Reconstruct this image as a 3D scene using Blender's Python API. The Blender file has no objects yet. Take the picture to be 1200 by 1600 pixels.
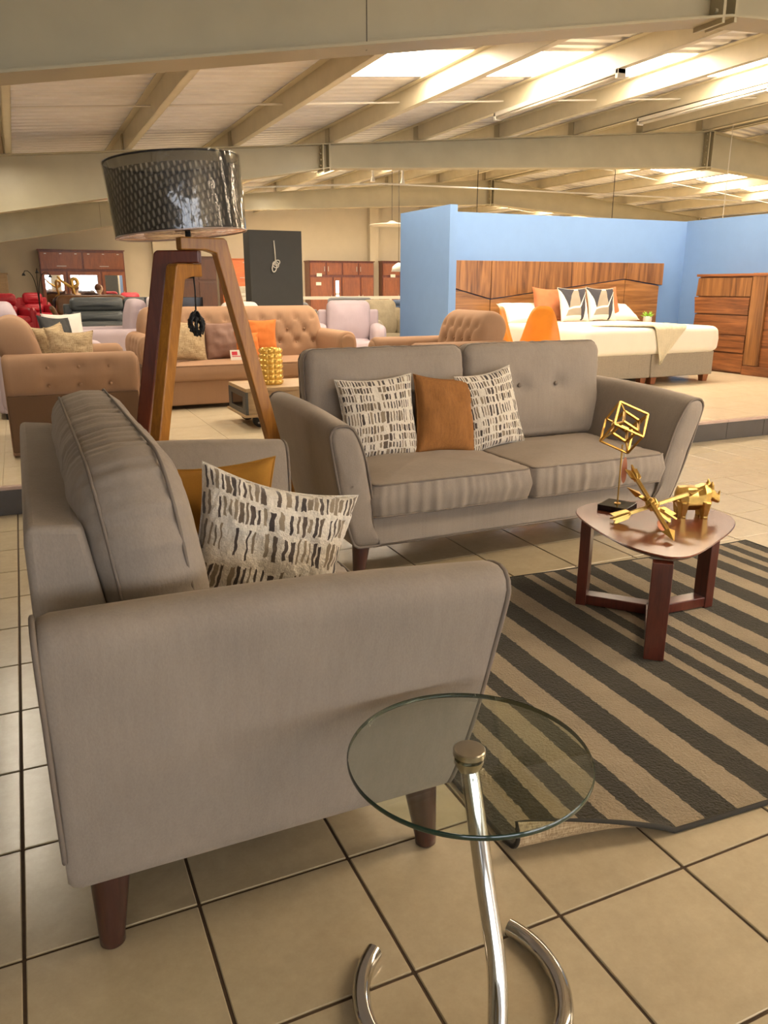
import bpy, bmesh, math, random
from mathutils import Vector, Matrix, noise

random.seed(7)
PI = math.pi
SC = bpy.context.scene
COL = SC.collection

# ------------------------------------------------------------------ camera
YAW, PITCH = -0.42677, 0.281785
cam_d = bpy.data.cameras.new('camera')
cam = bpy.data.objects.new('camera', cam_d)
COL.objects.link(cam)
cam.location = (0.1378, -1.4423, 1.2992)
cam.rotation_euler = (PI / 2 - PITCH, 0, YAW)
cam_d.sensor_fit = 'VERTICAL'
cam_d.sensor_height = 32.0
cam_d.lens = 1220.0 / 1600.0 * 32.0
cam_d.clip_start = 0.05
cam_d.clip_end = 200
SC.camera = cam

# ------------------------------------------------------------------ world, exposure
w = bpy.data.worlds.new('sky')
SC.world = w
w.use_nodes = True
bg = w.node_tree.nodes['Background']
bg.inputs[0].default_value = (0.75, 0.85, 1.0, 1)
bg.inputs[1].default_value = 0.6
SC.view_settings.view_transform = 'Standard'
SC.view_settings.look = 'None'
SC.view_settings.exposure = 0.30
SC.view_settings.gamma = 1.0
SC.view_settings.use_curve_mapping = False
WARM = (1.0, 0.87, 0.68)
FILL_W = 10.0      # each added ceiling fill light, watts
SKY_E = 15.5        # daylight through each translucent roof sheet
WIN_E = 4.6        # daylight in the shop-front panes


def lamp(name, loc, size, power, rot=(0, 0, 0), color=WARM):
    l = bpy.data.lights.new(name, 'AREA')
    l.shape = 'RECTANGLE'
    l.size, l.size_y = size
    l.energy = power
    l.color = color
    o = bpy.data.objects.new(name, l)
    COL.objects.link(o)
    o.location = loc
    o.rotation_euler = rot
    return o


# warm fill lights added below the roof, with no fixtures of their own
def roofz(u):
    return 3.06 + 0.095 * (u if u < 11.7 else 23.4 - u)


FILL_POS = [(-.25, 4.2), (-.25, 5.8), (1.9, 7.4), (3.0, 5.6), (-1.3, -2.6), (2.9, -2.6), (7.2, -2.6), (1.6, 5.0), (8.7, 4.6), (4.4, 8.2), (0.2, 8.6), (8.7, 12.0), (3.0, 12.6), (0.2, 15.0),
         (5.8, 16.0), (2.0, 20.8), (7.2, 21.2), (11.4, 20.0), (-1.3, 20.0)]
for i, (u, v) in enumerate(FILL_POS):
    lamp('fill_light', (u, v, roofz(u) - 0.33), (0.12, 1.5), FILL_W * (2.8 if v > 8 else 2.0 if v > 3 else 1.0))


# ------------------------------------------------------------------ small maths
def lin(c):
    c /= 255.0
    return c / 12.92 if c <= 0.04045 else ((c + 0.055) / 1.055) ** 2.4


def rgb(h):
    h = h.lstrip('#')
    return (lin(int(h[0:2], 16)), lin(int(h[2:4], 16)), lin(int(h[4:6], 16)), 1)


def lerp(a, b, t):
    return a + (b - a) * t


def crom(pts, n, closed=True):
    """resampled Catmull-Rom through pts (tuples), n points evenly spaced"""
    P = [Vector(p) for p in pts]
    m = len(P)
    out = []
    rng = m if closed else m - 1
    for i in range(rng):
        if closed:
            a, b, c, d = P[i - 1], P[i], P[(i + 1) % m], P[(i + 2) % m]
        else:
            a, b, c, d = P[max(i - 1, 0)], P[i], P[i + 1], P[min(i + 2, m - 1)]
        for k in range(12):
            t = k / 12
            out.append(0.5 * ((2 * b) + (c - a) * t + (2 * a - 5 * b + 4 * c - d) * t * t + (3 * b - a - 3 * c + d) * t ** 3))
    if not closed:
        out.append(P[-1])
    return resample(out, n, closed)


def resample(pts, n, closed=True):
    pts = [Vector(p) for p in pts]
    if closed:
        pts = pts + [pts[0]]
    L = [0]
    for i in range(1, len(pts)):
        L.append(L[-1] + (pts[i] - pts[i - 1]).length)
    tot = L[-1]
    res = []
    j = 0
    cnt = n if closed else n - 1
    for i in range(n):
        s = tot * i / cnt
        while j < len(L) - 2 and L[j + 1] < s:
            j += 1
        d = L[j + 1] - L[j]
        t = (s - L[j]) / d if d > 1e-9 else 0
        res.append(pts[j].lerp(pts[j + 1], min(t, 1)))
    return res


def rrect(w, h, r, k=6):
    """rounded rectangle outline, counter-clockwise"""
    out = []
    for cx, cy, a0 in ((w / 2 - r, h / 2 - r, 0), (-w / 2 + r, h / 2 - r, 90), (-w / 2 + r, -h / 2 + r, 180), (w / 2 - r, -h / 2 + r, 270)):
        for i in range(k + 1):
            a = math.radians(a0 + 90 * i / k)
            out.append((cx + r * math.cos(a), cy + r * math.sin(a)))
    return out


# ------------------------------------------------------------------ mesh builder
class MB:
    def __init__(s):
        s.v, s.f, s.uv = [], [], {}

    def add(s, vs, fs):
        o = len(s.v)
        s.v += [tuple(p) for p in vs]
        s.f += [tuple(o + i for i in f) for f in fs]
        return o

    def box(s, c, d, rot=None):
        x, y, z = d[0] / 2, d[1] / 2, d[2] / 2
        vs = [Vector(p) for p in ((-x, -y, -z), (x, -y, -z), (x, y, -z), (-x, y, -z), (-x, -y, z), (x, -y, z), (x, y, z), (-x, y, z))]
        if rot is not None:
            vs = [rot @ p for p in vs]
        vs = [p + Vector(c) for p in vs]
        s.add(vs, [(0, 3, 2, 1), (4, 5, 6, 7), (0, 1, 5, 4), (1, 2, 6, 5), (2, 3, 7, 6), (3, 0, 4, 7)])
        return s

    def bb(s, lo, hi):
        return s.box([(a + b) / 2 for a, b in zip(lo, hi)], [b - a for a, b in zip(lo, hi)])

    def bar(s, a, b, w, h=None, up=(0, 0, 1)):
        a, b = Vector(a), Vector(b)
        h = w if h is None else h
        d = (b - a).normalized()
        up = Vector(up)
        if abs(d.dot(up)) > 0.98:
            up = Vector((1, 0, 0))
        x = d.cross(up).normalized()
        z = x.cross(d)
        R = Matrix((x, d, z)).transposed()
        return s.box((a + b) / 2, (w, (b - a).length, h), R)

    def tube(s, path, r, seg=8, closed=False, cap=True):
        P = [Vector(p) for p in path]
        n = len(P)
        R = r if isinstance(r, (list, tuple)) else [r] * n
        rings = []
        prev = None
        for i in range(n):
            if closed:
                t = (P[(i + 1) % n] - P[i - 1])
            else:
                t = (P[min(i + 1, n - 1)] - P[max(i - 1, 0)])
            t = t.normalized() if t.length > 1e-9 else Vector((0, 0, 1))
            if prev is None:
                up = Vector((0, 0, 1)) if abs(t.z) < 0.9 else Vector((1, 0, 0))
                x = t.cross(up).normalized()
            else:
                x = (prev - t * prev.dot(t))
                x = x.normalized() if x.length > 1e-6 else t.orthogonal().normalized()
            prev = x
            y = t.cross(x)
            rings.append([P[i] + (x * math.cos(2 * PI * k / seg) + y * math.sin(2 * PI * k / seg)) * R[i] for k in range(seg)])
        vs = [p for g in rings for p in g]
        fs = []
        for i in range(n if closed else n - 1):
            a, b = i * seg, ((i + 1) % n) * seg
            for k in range(seg):
                fs.append((a + k, a + (k + 1) % seg, b + (k + 1) % seg, b + k))
        if cap and not closed:
            fs.append(tuple(range(seg))[::-1])
            fs.append(tuple((n - 1) * seg + k for k in range(seg)))
        s.add(vs, fs)
        return s

    def lathe(s, prof, seg=24, c=(0, 0, 0), cap=True):
        vs = []
        for r, z in prof:
            for k in range(seg):
                a = 2 * PI * k / seg
                vs.append((c[0] + r * math.cos(a), c[1] + r * math.sin(a), c[2] + z))
        fs = []
        for i in range(len(prof) - 1):
            for k in range(seg):
                fs.append((i * seg + k, i * seg + (k + 1) % seg, (i + 1) * seg + (k + 1) % seg, (i + 1) * seg + k))
        if cap:
            if prof[0][0] > 1e-6:
                fs.append(tuple(range(seg))[::-1])
            if prof[-1][0] > 1e-6:
                fs.append(tuple((len(prof) - 1) * seg + k for k in range(seg)))
        s.add(vs, fs)
        return s

    def rings(s, rr, cap=True):
        """skin a list of equal-length closed rings"""
        n = len(rr[0])
        vs = [p for g in rr for p in g]
        fs = []
        for i in range(len(rr) - 1):
            for k in range(n):
                fs.append((i * n + k, i * n + (k + 1) % n, (i + 1) * n + (k + 1) % n, (i + 1) * n + k))
        if cap:
            fs.append(tuple(range(n))[::-1])
            fs.append(tuple((len(rr) - 1) * n + k for k in range(n)))
        s.add(vs, fs)
        return s

    def prism(s, pts, d, axis='y', at=0.0):
        """2-D outline extruded by d along axis from at. y: (x,z)  z: (x,y)  x: (y,z)"""
        def P(p, t):
            return {'y': (p[0], t, p[1]), 'z': (p[0], p[1], t), 'x': (t, p[0], p[1])}[axis]
        return s.rings([[P(p, at) for p in pts], [P(p, at + d) for p in pts]])

    def grid(s, fn, nu, nv, closed_u=False):
        vs = [fn(i / (nu if closed_u else nu - 1), j / (nv - 1)) for j in range(nv) for i in range(nu)]
        fs = []
        for j in range(nv - 1):
            for i in range(nu if closed_u else nu - 1):
                a = j * nu + i
                b = j * nu + (i + 1) % nu
                fs.append((a, b, b + nu, a + nu))
        o = s.add(vs, fs)
        for j in range(nv):
            for i in range(nu):
                s.uv[o + j * nu + i] = (i / (nu - 1), j / (nv - 1))
        return s

    def xf(s, M, start=0):
        for i in range(start, len(s.v)):
            s.v[i] = tuple(M @ Vector(s.v[i]))
        return s

    def build(s, name, mat, parent=None, smooth=False, bevel=0, sub=0, auto=None, fix=True, seg=2):
        me = bpy.data.meshes.new(name)
        me.from_pydata(s.v, [], s.f)
        if s.uv:
            ul = me.uv_layers.new(name='UVMap')
            for lp in me.loops:
                ul.data[lp.index].uv = s.uv.get(lp.vertex_index, (0, 0))
        if fix:
            b = bmesh.new()
            b.from_mesh(me)
            bmesh.ops.recalc_face_normals(b, faces=b.faces)
            b.to_mesh(me)
            b.free()
        if smooth:
            me.polygons.foreach_set('use_smooth', [True] * len(me.polygons))
            if auto:
                me.set_sharp_from_angle(angle=math.radians(auto))
        if mat is not None:
            me.materials.append(mat)
        o = bpy.data.objects.new(name, me)
        COL.objects.link(o)
        o.parent = parent
        if bevel:
            m = o.modifiers.new('bevel', 'BEVEL')
            m.width = bevel
            m.segments = seg
            m.limit_method = 'ANGLE'
            m.angle_limit = math.radians(35)
        if sub:
            m = o.modifiers.new('sub', 'SUBSURF')
            m.levels = m.render_levels = sub
        return o


def tag(o, label=None, cat=None, group=None, kind=None):
    if label:
        o['label'] = label
    if cat:
        o['category'] = cat
    if group:
        o['group'] = group
    if kind:
        o['kind'] = kind
    return o


def thing(name, label, cat, loc=(0, 0, 0), rz=0.0, group=None):
    o = bpy.data.objects.new(name, None)
    o.empty_display_size = 0.1
    COL.objects.link(o)
    o.location = loc
    o.rotation_euler = (0, 0, rz)
    return tag(o, label, cat, group)


def copy_tree(o, loc=None, rz=None, label=None, parent=None):
    c = o.copy()
    COL.objects.link(c)
    if parent is not None:
        c.parent = parent
    for ch in list(o.children):
        copy_tree(ch, parent=c)
    if loc is not None:
        c.location = loc
    if rz is not None:
        c.rotation_euler = (0, 0, rz)
    if label:
        c['label'] = label
    return c


# ------------------------------------------------------------------ materials
class NT:
    def __init__(s, name):
        s.m = bpy.data.materials.new(name)
        s.m.use_nodes = True
        s.t = s.m.node_tree
        s.b = s.t.nodes['Principled BSDF']

    def n(s, typ, **kw):
        nd = s.t.nodes.new('ShaderNode' + typ)
        for k, v in kw.items():
            setattr(nd, k, v)
        return nd

    def l(s, a, b):
        s.t.links.new(a, b)

    def math(s, op, a, b=None, c=None):
        nd = s.n('Math', operation=op)
        for i, x in enumerate((a, b, c)):
            if x is None:
                continue
            if isinstance(x, (int, float)):
                nd.inputs[i].default_value = x
            else:
                s.l(x, nd.inputs[i])
        return nd.outputs[0]

    def coord(s, kind='Object', scale=(1, 1, 1), rot=(0, 0, 0)):
        tc = s.n('TexCoord')
        mp = s.n('Mapping')
        mp.inputs['Scale'].default_value = scale
        mp.inputs['Rotation'].default_value = rot
        s.l(tc.outputs[kind], mp.inputs['Vector'])
        return mp.outputs[0]

    def noise(s, vec, scale, detail=4, rough=0.55, dist=0):
        nd = s.n('TexNoise')
        nd.inputs['Scale'].default_value = scale
        nd.inputs['Detail'].default_value = detail
        nd.inputs['Roughness'].default_value = rough
        nd.inputs['Distortion'].default_value = dist
        if vec is not None:
            s.l(vec, nd.inputs['Vector'])
        return nd.outputs['Fac']

    def ramp(s, fac, stops):
        nd = s.n('ValToRGB')
        e = nd.color_ramp.elements
        while len(e) < len(stops):
            e.new(0.5)
        for i, (p, c) in enumerate(stops):
            e[i].position = p
            e[i].color = c
        s.l(fac, nd.inputs[0])
        return nd.outputs[0]

    def mix(s, fac, a, b, typ='MIX'):
        nd = s.n('Mix', data_type='RGBA', blend_type=typ)
        for i, x in ((0, fac), (6, a), (7, b)):
            if isinstance(x, (int, float)):
                nd.inputs[i].default_value = x
            elif isinstance(x, tuple):
                nd.inputs[i].default_value = x
            else:
                s.l(x, nd.inputs[i])
        return nd.outputs[2]

    def bump(s, h, strength=0.3, dist=0.01):
        nd = s.n('Bump')
        nd.inputs['Strength'].default_value = strength
        nd.inputs['Distance'].default_value = dist
        s.l(h, nd.inputs['Height'])
        s.l(nd.outputs[0], s.b.inputs['Normal'])
        return nd

    def set(s, **kw):
        for k, v in kw.items():
            s.b.inputs[k.replace('_', ' ')].default_value = v
        return s


def shade(c, k):
    return (min(c[0] * k, 1), min(c[1] * k, 1), min(c[2] * k, 1), 1)


def fabric(name, col, var=0.12, weave=900, bump=0.25, sheen=0.35, rough=0.9, blotch=6, stretch=(1, 1, 1)):
    a = NT(name)
    c = rgb(col)
    v = a.coord('Object', stretch)
    n1 = a.noise(v, blotch, 4)
    n2 = a.noise(v, weave * 0.25, 3)
    n3 = a.noise(a.coord('Object', (70, 70, 3)), 1, 3)
    f = a.math('ADD', a.math('MULTIPLY', n1, 0.45), a.math('ADD', a.math('MULTIPLY', n2, 0.3), a.math('MULTIPLY', n3, 0.25)))
    a.l(a.ramp(f, [(0.3, shade(c, 1 - var)), (0.7, shade(c, 1 + var))]), a.b.inputs['Base Color'])
    a.set(Roughness=rough, Sheen_Weight=sheen, Sheen_Roughness=0.4)
    a.b.inputs['Sheen Tint'].default_value = shade(c, 1.6)
    a.bump(n2, bump, 0.002)
    return a.m


def plain(name, col, rough=0.5, metal=0.0, noise=0.0, nscale=20, bump=0.0, coat=0.0, spec=0.5):
    a = NT(name)
    c = rgb(col)
    a.set(Base_Color=c, Roughness=rough, Metallic=metal, Coat_Weight=coat)
    a.b.inputs['Specular IOR Level'].default_value = spec
    if noise or bump:
        n = a.noise(a.coord(), nscale, 5)
        if noise:
            a.l(a.ramp(n, [(0.3, shade(c, 1 - noise)), (0.7, shade(c, 1 + noise))]), a.b.inputs['Base Color'])
        if bump:
            a.bump(n, bump, 0.004)
    return a.m


def wood(name, c1, c2, scale=3, stretch=(14, 14, 1), rough=0.4, coat=0.15, dist=1.2, coordk='Object', fine=0.3):
    """grain runs along the axis with the smallest stretch"""
    a = NT(name)
    v = a.coord(coordk, stretch)
    n = a.noise(v, scale, 6, 0.62, dist)
    n2 = a.noise(v, scale * 6, 3, 0.6)
    f = a.math('ADD', a.math('MULTIPLY', n, 1 - fine), a.math('MULTIPLY', n2, fine))
    a.l(a.ramp(f, [(0.32, rgb(c1)), (0.68, rgb(c2))]), a.b.inputs['Base Color'])
    a.set(Roughness=rough, Coat_Weight=coat, Coat_Roughness=0.25)
    a.bump(n2, 0.06, 0.002)
    return a.m


def glow(name, col, e):
    a = NT(name)
    a.set(Base_Color=rgb(col), Emission_Color=rgb(col), Emission_Strength=e, Roughness=0.6)
    return a.m


M = {}
M['taupe'] = fabric('taupe_velvet', '#8d8174', 0.16, 900, 0.3, 0.45, stretch=(1, 1, 0.6))
M['taupe_pipe'] = fabric('taupe_piping', '#766a5e', 0.06, 900, 0.2, 0.2)
M['legwood'] = wood('dark_leg_wood', '#2c1712', '#4d2a20', 2, (10, 10, 1), 0.3, 0.4)
M['rust'] = fabric('rust_chenille', '#8a5a28', 0.28, 700, 0.5, 0.35, blotch=40, stretch=(3, 3, 0.6))
M['mustard'] = fabric('mustard_velvet', '#9a6a1c', 0.12, 900, 0.2, 0.5)
M['brownvel'] = fabric('brown_velvet', '#98765a', 0.07, 900, 0.2, 0.4)
M['brownvel_dim'] = fabric('brown_velvet_shaded', '#60462f', 0.06, 900, 0.2, 0.2)  # darker velvet: shade below the arm roll put into the colour
M['cushbrown'] = fabric('brown_satin', '#7d5a49', 0.1, 600, 0.2, 0.3, rough=0.6)
M['orange'] = fabric('orange_cloth', '#c8702e', 0.06, 900, 0.2, 0.2)
M['copper_cl'] = fabric('copper_cloth', '#a8663f', 0.08, 700, 0.3, 0.3)
M['lilac'] = fabric('lilac_cloth', '#b3a3a8', 0.06, 900, 0.2, 0.2)
M['whitecl'] = fabric('white_cloth', '#d9d2c8', 0.04, 900, 0.2, 0.1)
M['beigevel'] = fabric('beige_velvet', '#a5977c', 0.22, 300, 0.2, 0.5, blotch=12)
M['bedwhite'] = fabric('white_bedding', '#ddd5c2', 0.03, 700, 0.2, 0.1)
M['bedbase'] = fabric('taupe_bed_base', '#8f8371', 0.16, 500, 0.4, 0.1, blotch=60)
M['grey_leather'] = plain('grey_green_leather', '#54585a', 0.42, 0, 0.08, 30, 0.05)
M['red'] = plain('red_leather', '#b01f30', 0.45, 0, 0.08, 20)
M['bluecl'] = fabric('blue_cloth', '#7f9fb0', 0.06)
M['greycl'] = fabric('grey_cloth', '#77787a', 0.06)
M['navy'] = fabric('navy_cloth', '#39465c', 0.08)
M['brownleather'] = plain('old_brown_leather', '#6d4a2c', 0.4, 0, 0.2, 12)
M['darkwood'] = wood('carved_dark_wood', '#2a120c', '#43201a', 3, (6, 6, 2))
M['black'] = plain('black_gloss', '#0a0a0b', 0.12, 0, 0, spec=0.6)
M['blackmat'] = plain('black_matt', '#141414', 0.6)
M['chrome'] = plain('chrome', '#c9c6c0', 0.08, 1.0)
M['steel'] = plain('brushed_steel', '#b8b09c', 0.28, 1.0)
M['gold'] = plain('brushed_gold', '#c9a55c', 0.33, 1.0, 0.12, 60, 0.03)
M['goldthin'] = plain('gold_wire', '#b8924a', 0.35, 1.0)
M['copper'] = plain('copper_tag', '#b0704f', 0.4, 0.6)
M['tablewood'] = wood('red_brown_table_wood', '#3c160d', '#5c2718', 2.5, (8, 8, 1.2), 0.28, 0.5)
M['tabletop'] = wood('red_brown_top', '#5a2c1e', '#743d2a', 3, (9, 1.2, 9), 0.22, 0.6)
M['lampA'] = wood('golden_lamp_wood', '#865216', '#b97c2a', 3, (9, 9, 1.1), 0.42, 0.2)
M['lampB'] = wood('red_lamp_wood', '#4b1a08', '#6e2e0f', 3, (9, 9, 1.1), 0.38, 0.3)
M['paper'] = plain('white_card', '#d8d0c2', 0.7)
M['white'] = plain('white_paint', '#d5cfc2', 0.5)
M['blue'] = plain('blue_wall_paint', '#6c8dba', 0.75, 0, 0.02, 6)
M['greywall'] = plain('charcoal_wall_paint', '#3c3c3a', 0.7, 0, 0.05, 6)
M['cream'] = plain('cream_wall_paint', '#bdb29a', 0.8, 0, 0.03, 3)
M['steelpaint'] = plain('cream_painted_steel', '#aba081', 0.42, 0, 0.05, 3, 0.02)
M['purlin'] = plain('cream_purlin_steel', '#cbc1a6', 0.35, 0, 0.06, 4, 0.02)
M['sheet'] = plain('zinc_roof_sheet', '#e0ddda', 0.4, 0.0, 0.06, 3)
M['grout'] = plain('brown_grout', '#4c3b2a', 0.9, 0, 0.15, 80)
M['riser'] = plain('dark_riser_tile', '#3d352c', 0.25, 0, 0.12, 8)
M['nosing'] = plain('pinkish_step_nosing', '#a88f80', 0.3, 0, 0.06, 12)
M['cartwood'] = wood('pale_oak', '#8f7451', '#b39770', 3, (1.2, 9, 9), 0.5, 0.05)
M['cartmetal'] = plain('grey_cart_metal', '#52524f', 0.45, 0.6)
M['rubber'] = plain('black_rubber', '#161514', 0.55)
M['hub'] = plain('wheel_hub', '#8d8880', 0.4, 0.8)
M['headwood'] = wood('walnut_vertical', '#45240f', '#a2703f', 2.0, (5, 5, 0.28), 0.4, 0.2, 1.4, fine=0.2)
M['headwood_h'] = wood('walnut_horizontal', '#55300f', '#ab7845', 2.0, (0.28, 5, 5), 0.4, 0.2, 1.4, fine=0.2)
M['dresswood'] = wood('walnut_drawer', '#45220f', '#9c6236', 2.0, (6, 0.4, 6), 0.4, 0.2, 1.8, fine=0.2)
M['cabwood'] = wood('red_cabinet_wood', '#4a1f10', '#6e3419', 2, (4, 4, 0.8), 0.35, 0.3)
M['cabdoor'] = wood('cabinet_door_wood', '#6d3a1c', '#8d5026', 2, (4, 4, 0.8), 0.35, 0.3)
M['caborange'] = wood('orange_cabinet_wood', '#a5531f', '#c26a2c', 2, (1, 4, 4), 0.35, 0.3)
M['cabdark'] = wood('dark_cabinet_wood', '#3a2114', '#52301c', 2, (4, 4, 0.8), 0.4, 0.2)
M['mirror'] = plain('mirror', '#e8e8e8', 0.02, 1.0)
M['greenplant'] = plain('green_leaf', '#7fae2a', 0.5)
M['vase'] = plain('gold_bubble_glass', '#f0c562', 0.1, 0.5, 0, spec=0.8)
M['vase'].node_tree.nodes['Principled BSDF'].inputs['Transmission Weight'].default_value = 0.25
M['red_ink'] = plain('red_ink', '#c22a3a', 0.6)
M['dark_ink'] = plain('dark_ink', '#35312e', 0.6)
M['skylight'] = glow('translucent_roof_sheet', '#ffeed6', SKY_E)
M['daylight'] = glow('daylit_pane', '#e6ecf6', WIN_E)
M['beigewrap'] = fabric('quilted_wrap', '#d6cbc9', 0.05)


def floor_tile_mat(name, c1, c2, rough, b=0.25):
    a = NT(name)
    v = a.coord('Object')
    oi = a.n('ObjectInfo')
    comb = a.n('VectorMath', operation='ADD')
    a.l(v, comb.inputs[0])
    sc = a.n('VectorMath', operation='SCALE')
    a.l(oi.outputs['Location'], sc.inputs[0])
    sc.inputs['Scale'].default_value = 1.7
    a.l(sc.outputs[0], comb.inputs[1])
    n = a.noise(comb.outputs[0], 9, 6, 0.65)
    n2 = a.noise(comb.outputs[0], 160, 3, 0.7)
    n4 = a.noise(comb.outputs[0], 38, 5, 0.7)
    f = a.math('ADD', a.math('MULTIPLY', n, 0.5), a.math('ADD', a.math('MULTIPLY', n2, 0.15), a.math('MULTIPLY', n4, 0.35)))
    a.l(a.ramp(f, [(0.3, rgb(c1)), (0.7, rgb(c2))]), a.b.inputs['Base Color'])
    a.set(Roughness=rough)
    n3 = a.noise(comb.outputs[0], 14, 4)
    a.bump(n3, b, 0.004)
    return a.m


M['tile'] = floor_tile_mat('beige_floor_tile', '#a39479', '#b8a98c', 0.24)
M['ptile'] = floor_tile_mat('cream_platform_tile', '#b9a98c', '#c8ba9f', 0.26, 0.1)


def pattern_pillow(name, rows, cols, seed):
    """cream bouclé with rows of short dark brush strokes, laid out in UV"""
    a = NT(name)
    tc = a.n('TexCoord')
    sep = a.n('SeparateXYZ')
    wob = a.noise(tc.outputs['UV'], 30, 3)
    a.l(tc.outputs['UV'], sep.inputs[0])
    U = a.math('ADD', sep.outputs[0], a.math('MULTIPLY', a.math('SUBTRACT', wob, 0.5), 0.009))
    V = a.math('ADD', sep.outputs[1], a.math('MULTIPLY', a.math('SUBTRACT', wob, 0.5), 0.05))
    vr = a.math('MULTIPLY', V, rows)
    row = a.math('FLOOR', vr)
    fv = a.math('FRACT', vr)
    wn0 = a.n('TexWhiteNoise', noise_dimensions='1D')
    a.l(a.math('ADD', row, seed), wn0.inputs['W'])
    ur = a.math('ADD', a.math('MULTIPLY', U, cols), a.math('MULTIPLY', wn0.outputs['Value'], 7.0))
    colm = a.math('FLOOR', ur)
    fu = a.math('FRACT', ur)
    cv = a.n('CombineXYZ')
    a.l(colm, cv.inputs[0])
    a.l(row, cv.inputs[1])
    cv.inputs[2].default_value = seed
    wn = a.n('TexWhiteNoise', noise_dimensions='3D')
    a.l(cv.outputs[0], wn.inputs['Vector'])
    sc = a.n('SeparateColor')
    a.l(wn.outputs['Color'], sc.inputs[0])
    r1, r2, r3 = sc.outputs[0], sc.outputs[1], sc.outputs[2]
    halfw = a.math('ADD', 0.17, a.math('MULTIPLY', a.math('MULTIPLY', r1, r1), 0.27))
    inu = a.math('LESS_THAN', a.math('ABSOLUTE', a.math('SUBTRACT', fu, 0.5)), halfw)
    halfh = a.math('ADD', 0.31, a.math('MULTIPLY', r2, 0.13))
    cen = a.math('ADD', 0.44, a.math('MULTIPLY', r3, 0.1))
    inv = a.math('LESS_THAN', a.math('ABSOLUTE', a.math('SUBTRACT', fv, cen)), halfh)
    keep = a.math('GREATER_THAN', a.math('FRACT', a.math('MULTIPLY', r2, 7.3)), 0.1)
    mask = a.math('MULTIPLY', a.math('MULTIPLY', inu, inv), keep)
    stroke = a.ramp(r3, [(0.0, rgb('#3c322d')), (0.35, rgb('#4e4138')), (0.6, rgb('#6e5f4c')), (0.85, rgb('#8b7b64'))])
    fuzz = a.noise(a.coord('Object'), 260, 3, 0.7)
    cream = a.ramp(fuzz, [(0.3, rgb('#c4b9a6')), (0.7, rgb('#e2d8c7'))])
    a.l(a.mix(mask, cream, stroke), a.b.inputs['Base Color'])
    a.set(Roughness=0.95, Sheen_Weight=0.3)
    clump = a.noise(a.coord('Object'), 110, 3, 0.6)
    h = a.math('MULTIPLY', a.math('ADD', clump, 0.2), a.math('SUBTRACT', 1.0, a.math('MULTIPLY', mask, 0.75)))
    a.bump(h, 0.9, 0.006)
    return a.m


M['pat1'] = pattern_pillow('brush_stroke_cloth', 9, 25, 3.0)
M['pat2'] = pattern_pillow('brush_stroke_cloth_b', 9, 22, 11.0)
M['pat3'] = pattern_pillow('brush_stroke_cloth_c', 6, 26, 21.0)


def woven(name):
    a = NT(name)
    v1 = a.noise(a.coord('Object', (300, 300, 20)), 1, 3)
    v2 = a.noise(a.coord('Object', (20, 20, 300)), 1, 3)
    f = a.math('MULTIPLY', a.math('ADD', v1, v2), 0.5)
    a.l(a.ramp(f, [(0.36, rgb('#7a6447')), (0.5, rgb('#a8906c')), (0.64, rgb('#c4b08c'))]), a.b.inputs['Base Color'])
    a.set(Roughness=0.9)
    a.bump(f, 0.4, 0.003)
    return a.m


M['woven'] = woven('woven_beige_cloth')


def rug_mat():
    a = NT('striped_rug_pile')
    v = a.coord('Object')
    sep = a.n('SeparateXYZ')
    a.l(v, sep.inputs[0])
    wob = a.noise(v, 60, 4, 0.6)
    x = a.math('ADD', sep.outputs[0], a.math('MULTIPLY', a.math('SUBTRACT', wob, 0.5), 0.016))
    edges = [.040, .097, .157, .209, .274, .349, .412, .505, .610, .712, .813, .913, 1.03, 1.075, 1.135, 1.19, 1.255, 1.325, 1.41, 1.51,
             1.63, 1.735, 1.84, 1.94, 2.03, 2.10, 2.16, 2.21, 2.27, 2.33]
    acc = None
    for e in edges:
        g = a.math('GREATER_THAN', x, e)
        acc = g if acc is None else a.math('ADD', acc, g)
    odd = a.math('MODULO', acc, 2.0)
    fine = a.noise(v, 420, 4, 0.7)
    big = a.noise(v, 5, 3)
    fz = a.math('ADD', a.math('MULTIPLY', fine, 0.6), a.math('MULTIPLY', big, 0.4))
    dark = a.ramp(fz, [(0.3, rgb('#2c2820')), (0.7, rgb('#46402f'))])
    beige = a.ramp(fz, [(0.3, rgb('#83745c')), (0.7, rgb('#b09e82'))])
    a.l(a.mix(odd, dark, beige), a.b.inputs['Base Color'])
    a.set(Roughness=1.0, Sheen_Weight=0.15)
    a.b.inputs['Specular IOR Level'].default_value = 0.1
    clump = a.noise(v, 120, 4, 0.65)
    a.bump(clump, 1.0, 0.012)
    return a.m


M['rug'] = rug_mat()
M['rugback'] = woven('rug_backing')
M['rugedge'] = fabric('rug_binding', '#2b271f', 0.1)


def glass_mat(name, tint, refl=1.0, rough=0.0):
    a = NT(name)
    tr = a.n('BsdfTransparent')
    tr.inputs[0].default_value = tint
    gl = a.n('BsdfGlossy')
    gl.inputs['Roughness'].default_value = rough
    lw = a.n('LayerWeight')
    mx = a.n('MixShader')
    f5 = a.math('POWER', lw.outputs['Facing'], 4.5)
    a.l(a.math('MINIMUM', a.math('MULTIPLY', a.math('ADD', a.math('MULTIPLY', f5, 0.93), 0.05), refl), 1.0), mx.inputs[0])
    a.l(tr.outputs[0], mx.inputs[1])
    a.l(gl.outputs[0], mx.inputs[2])
    a.l(mx.outputs[0], a.t.nodes['Material Output'].inputs['Surface'])
    return a


M['glass'] = glass_mat('table_glass', (0.90, 0.93, 0.88, 1)).m
M['glassedge'] = plain('green_glass_edge', '#183226', 0.1, 0.0, spec=0.8)


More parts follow.
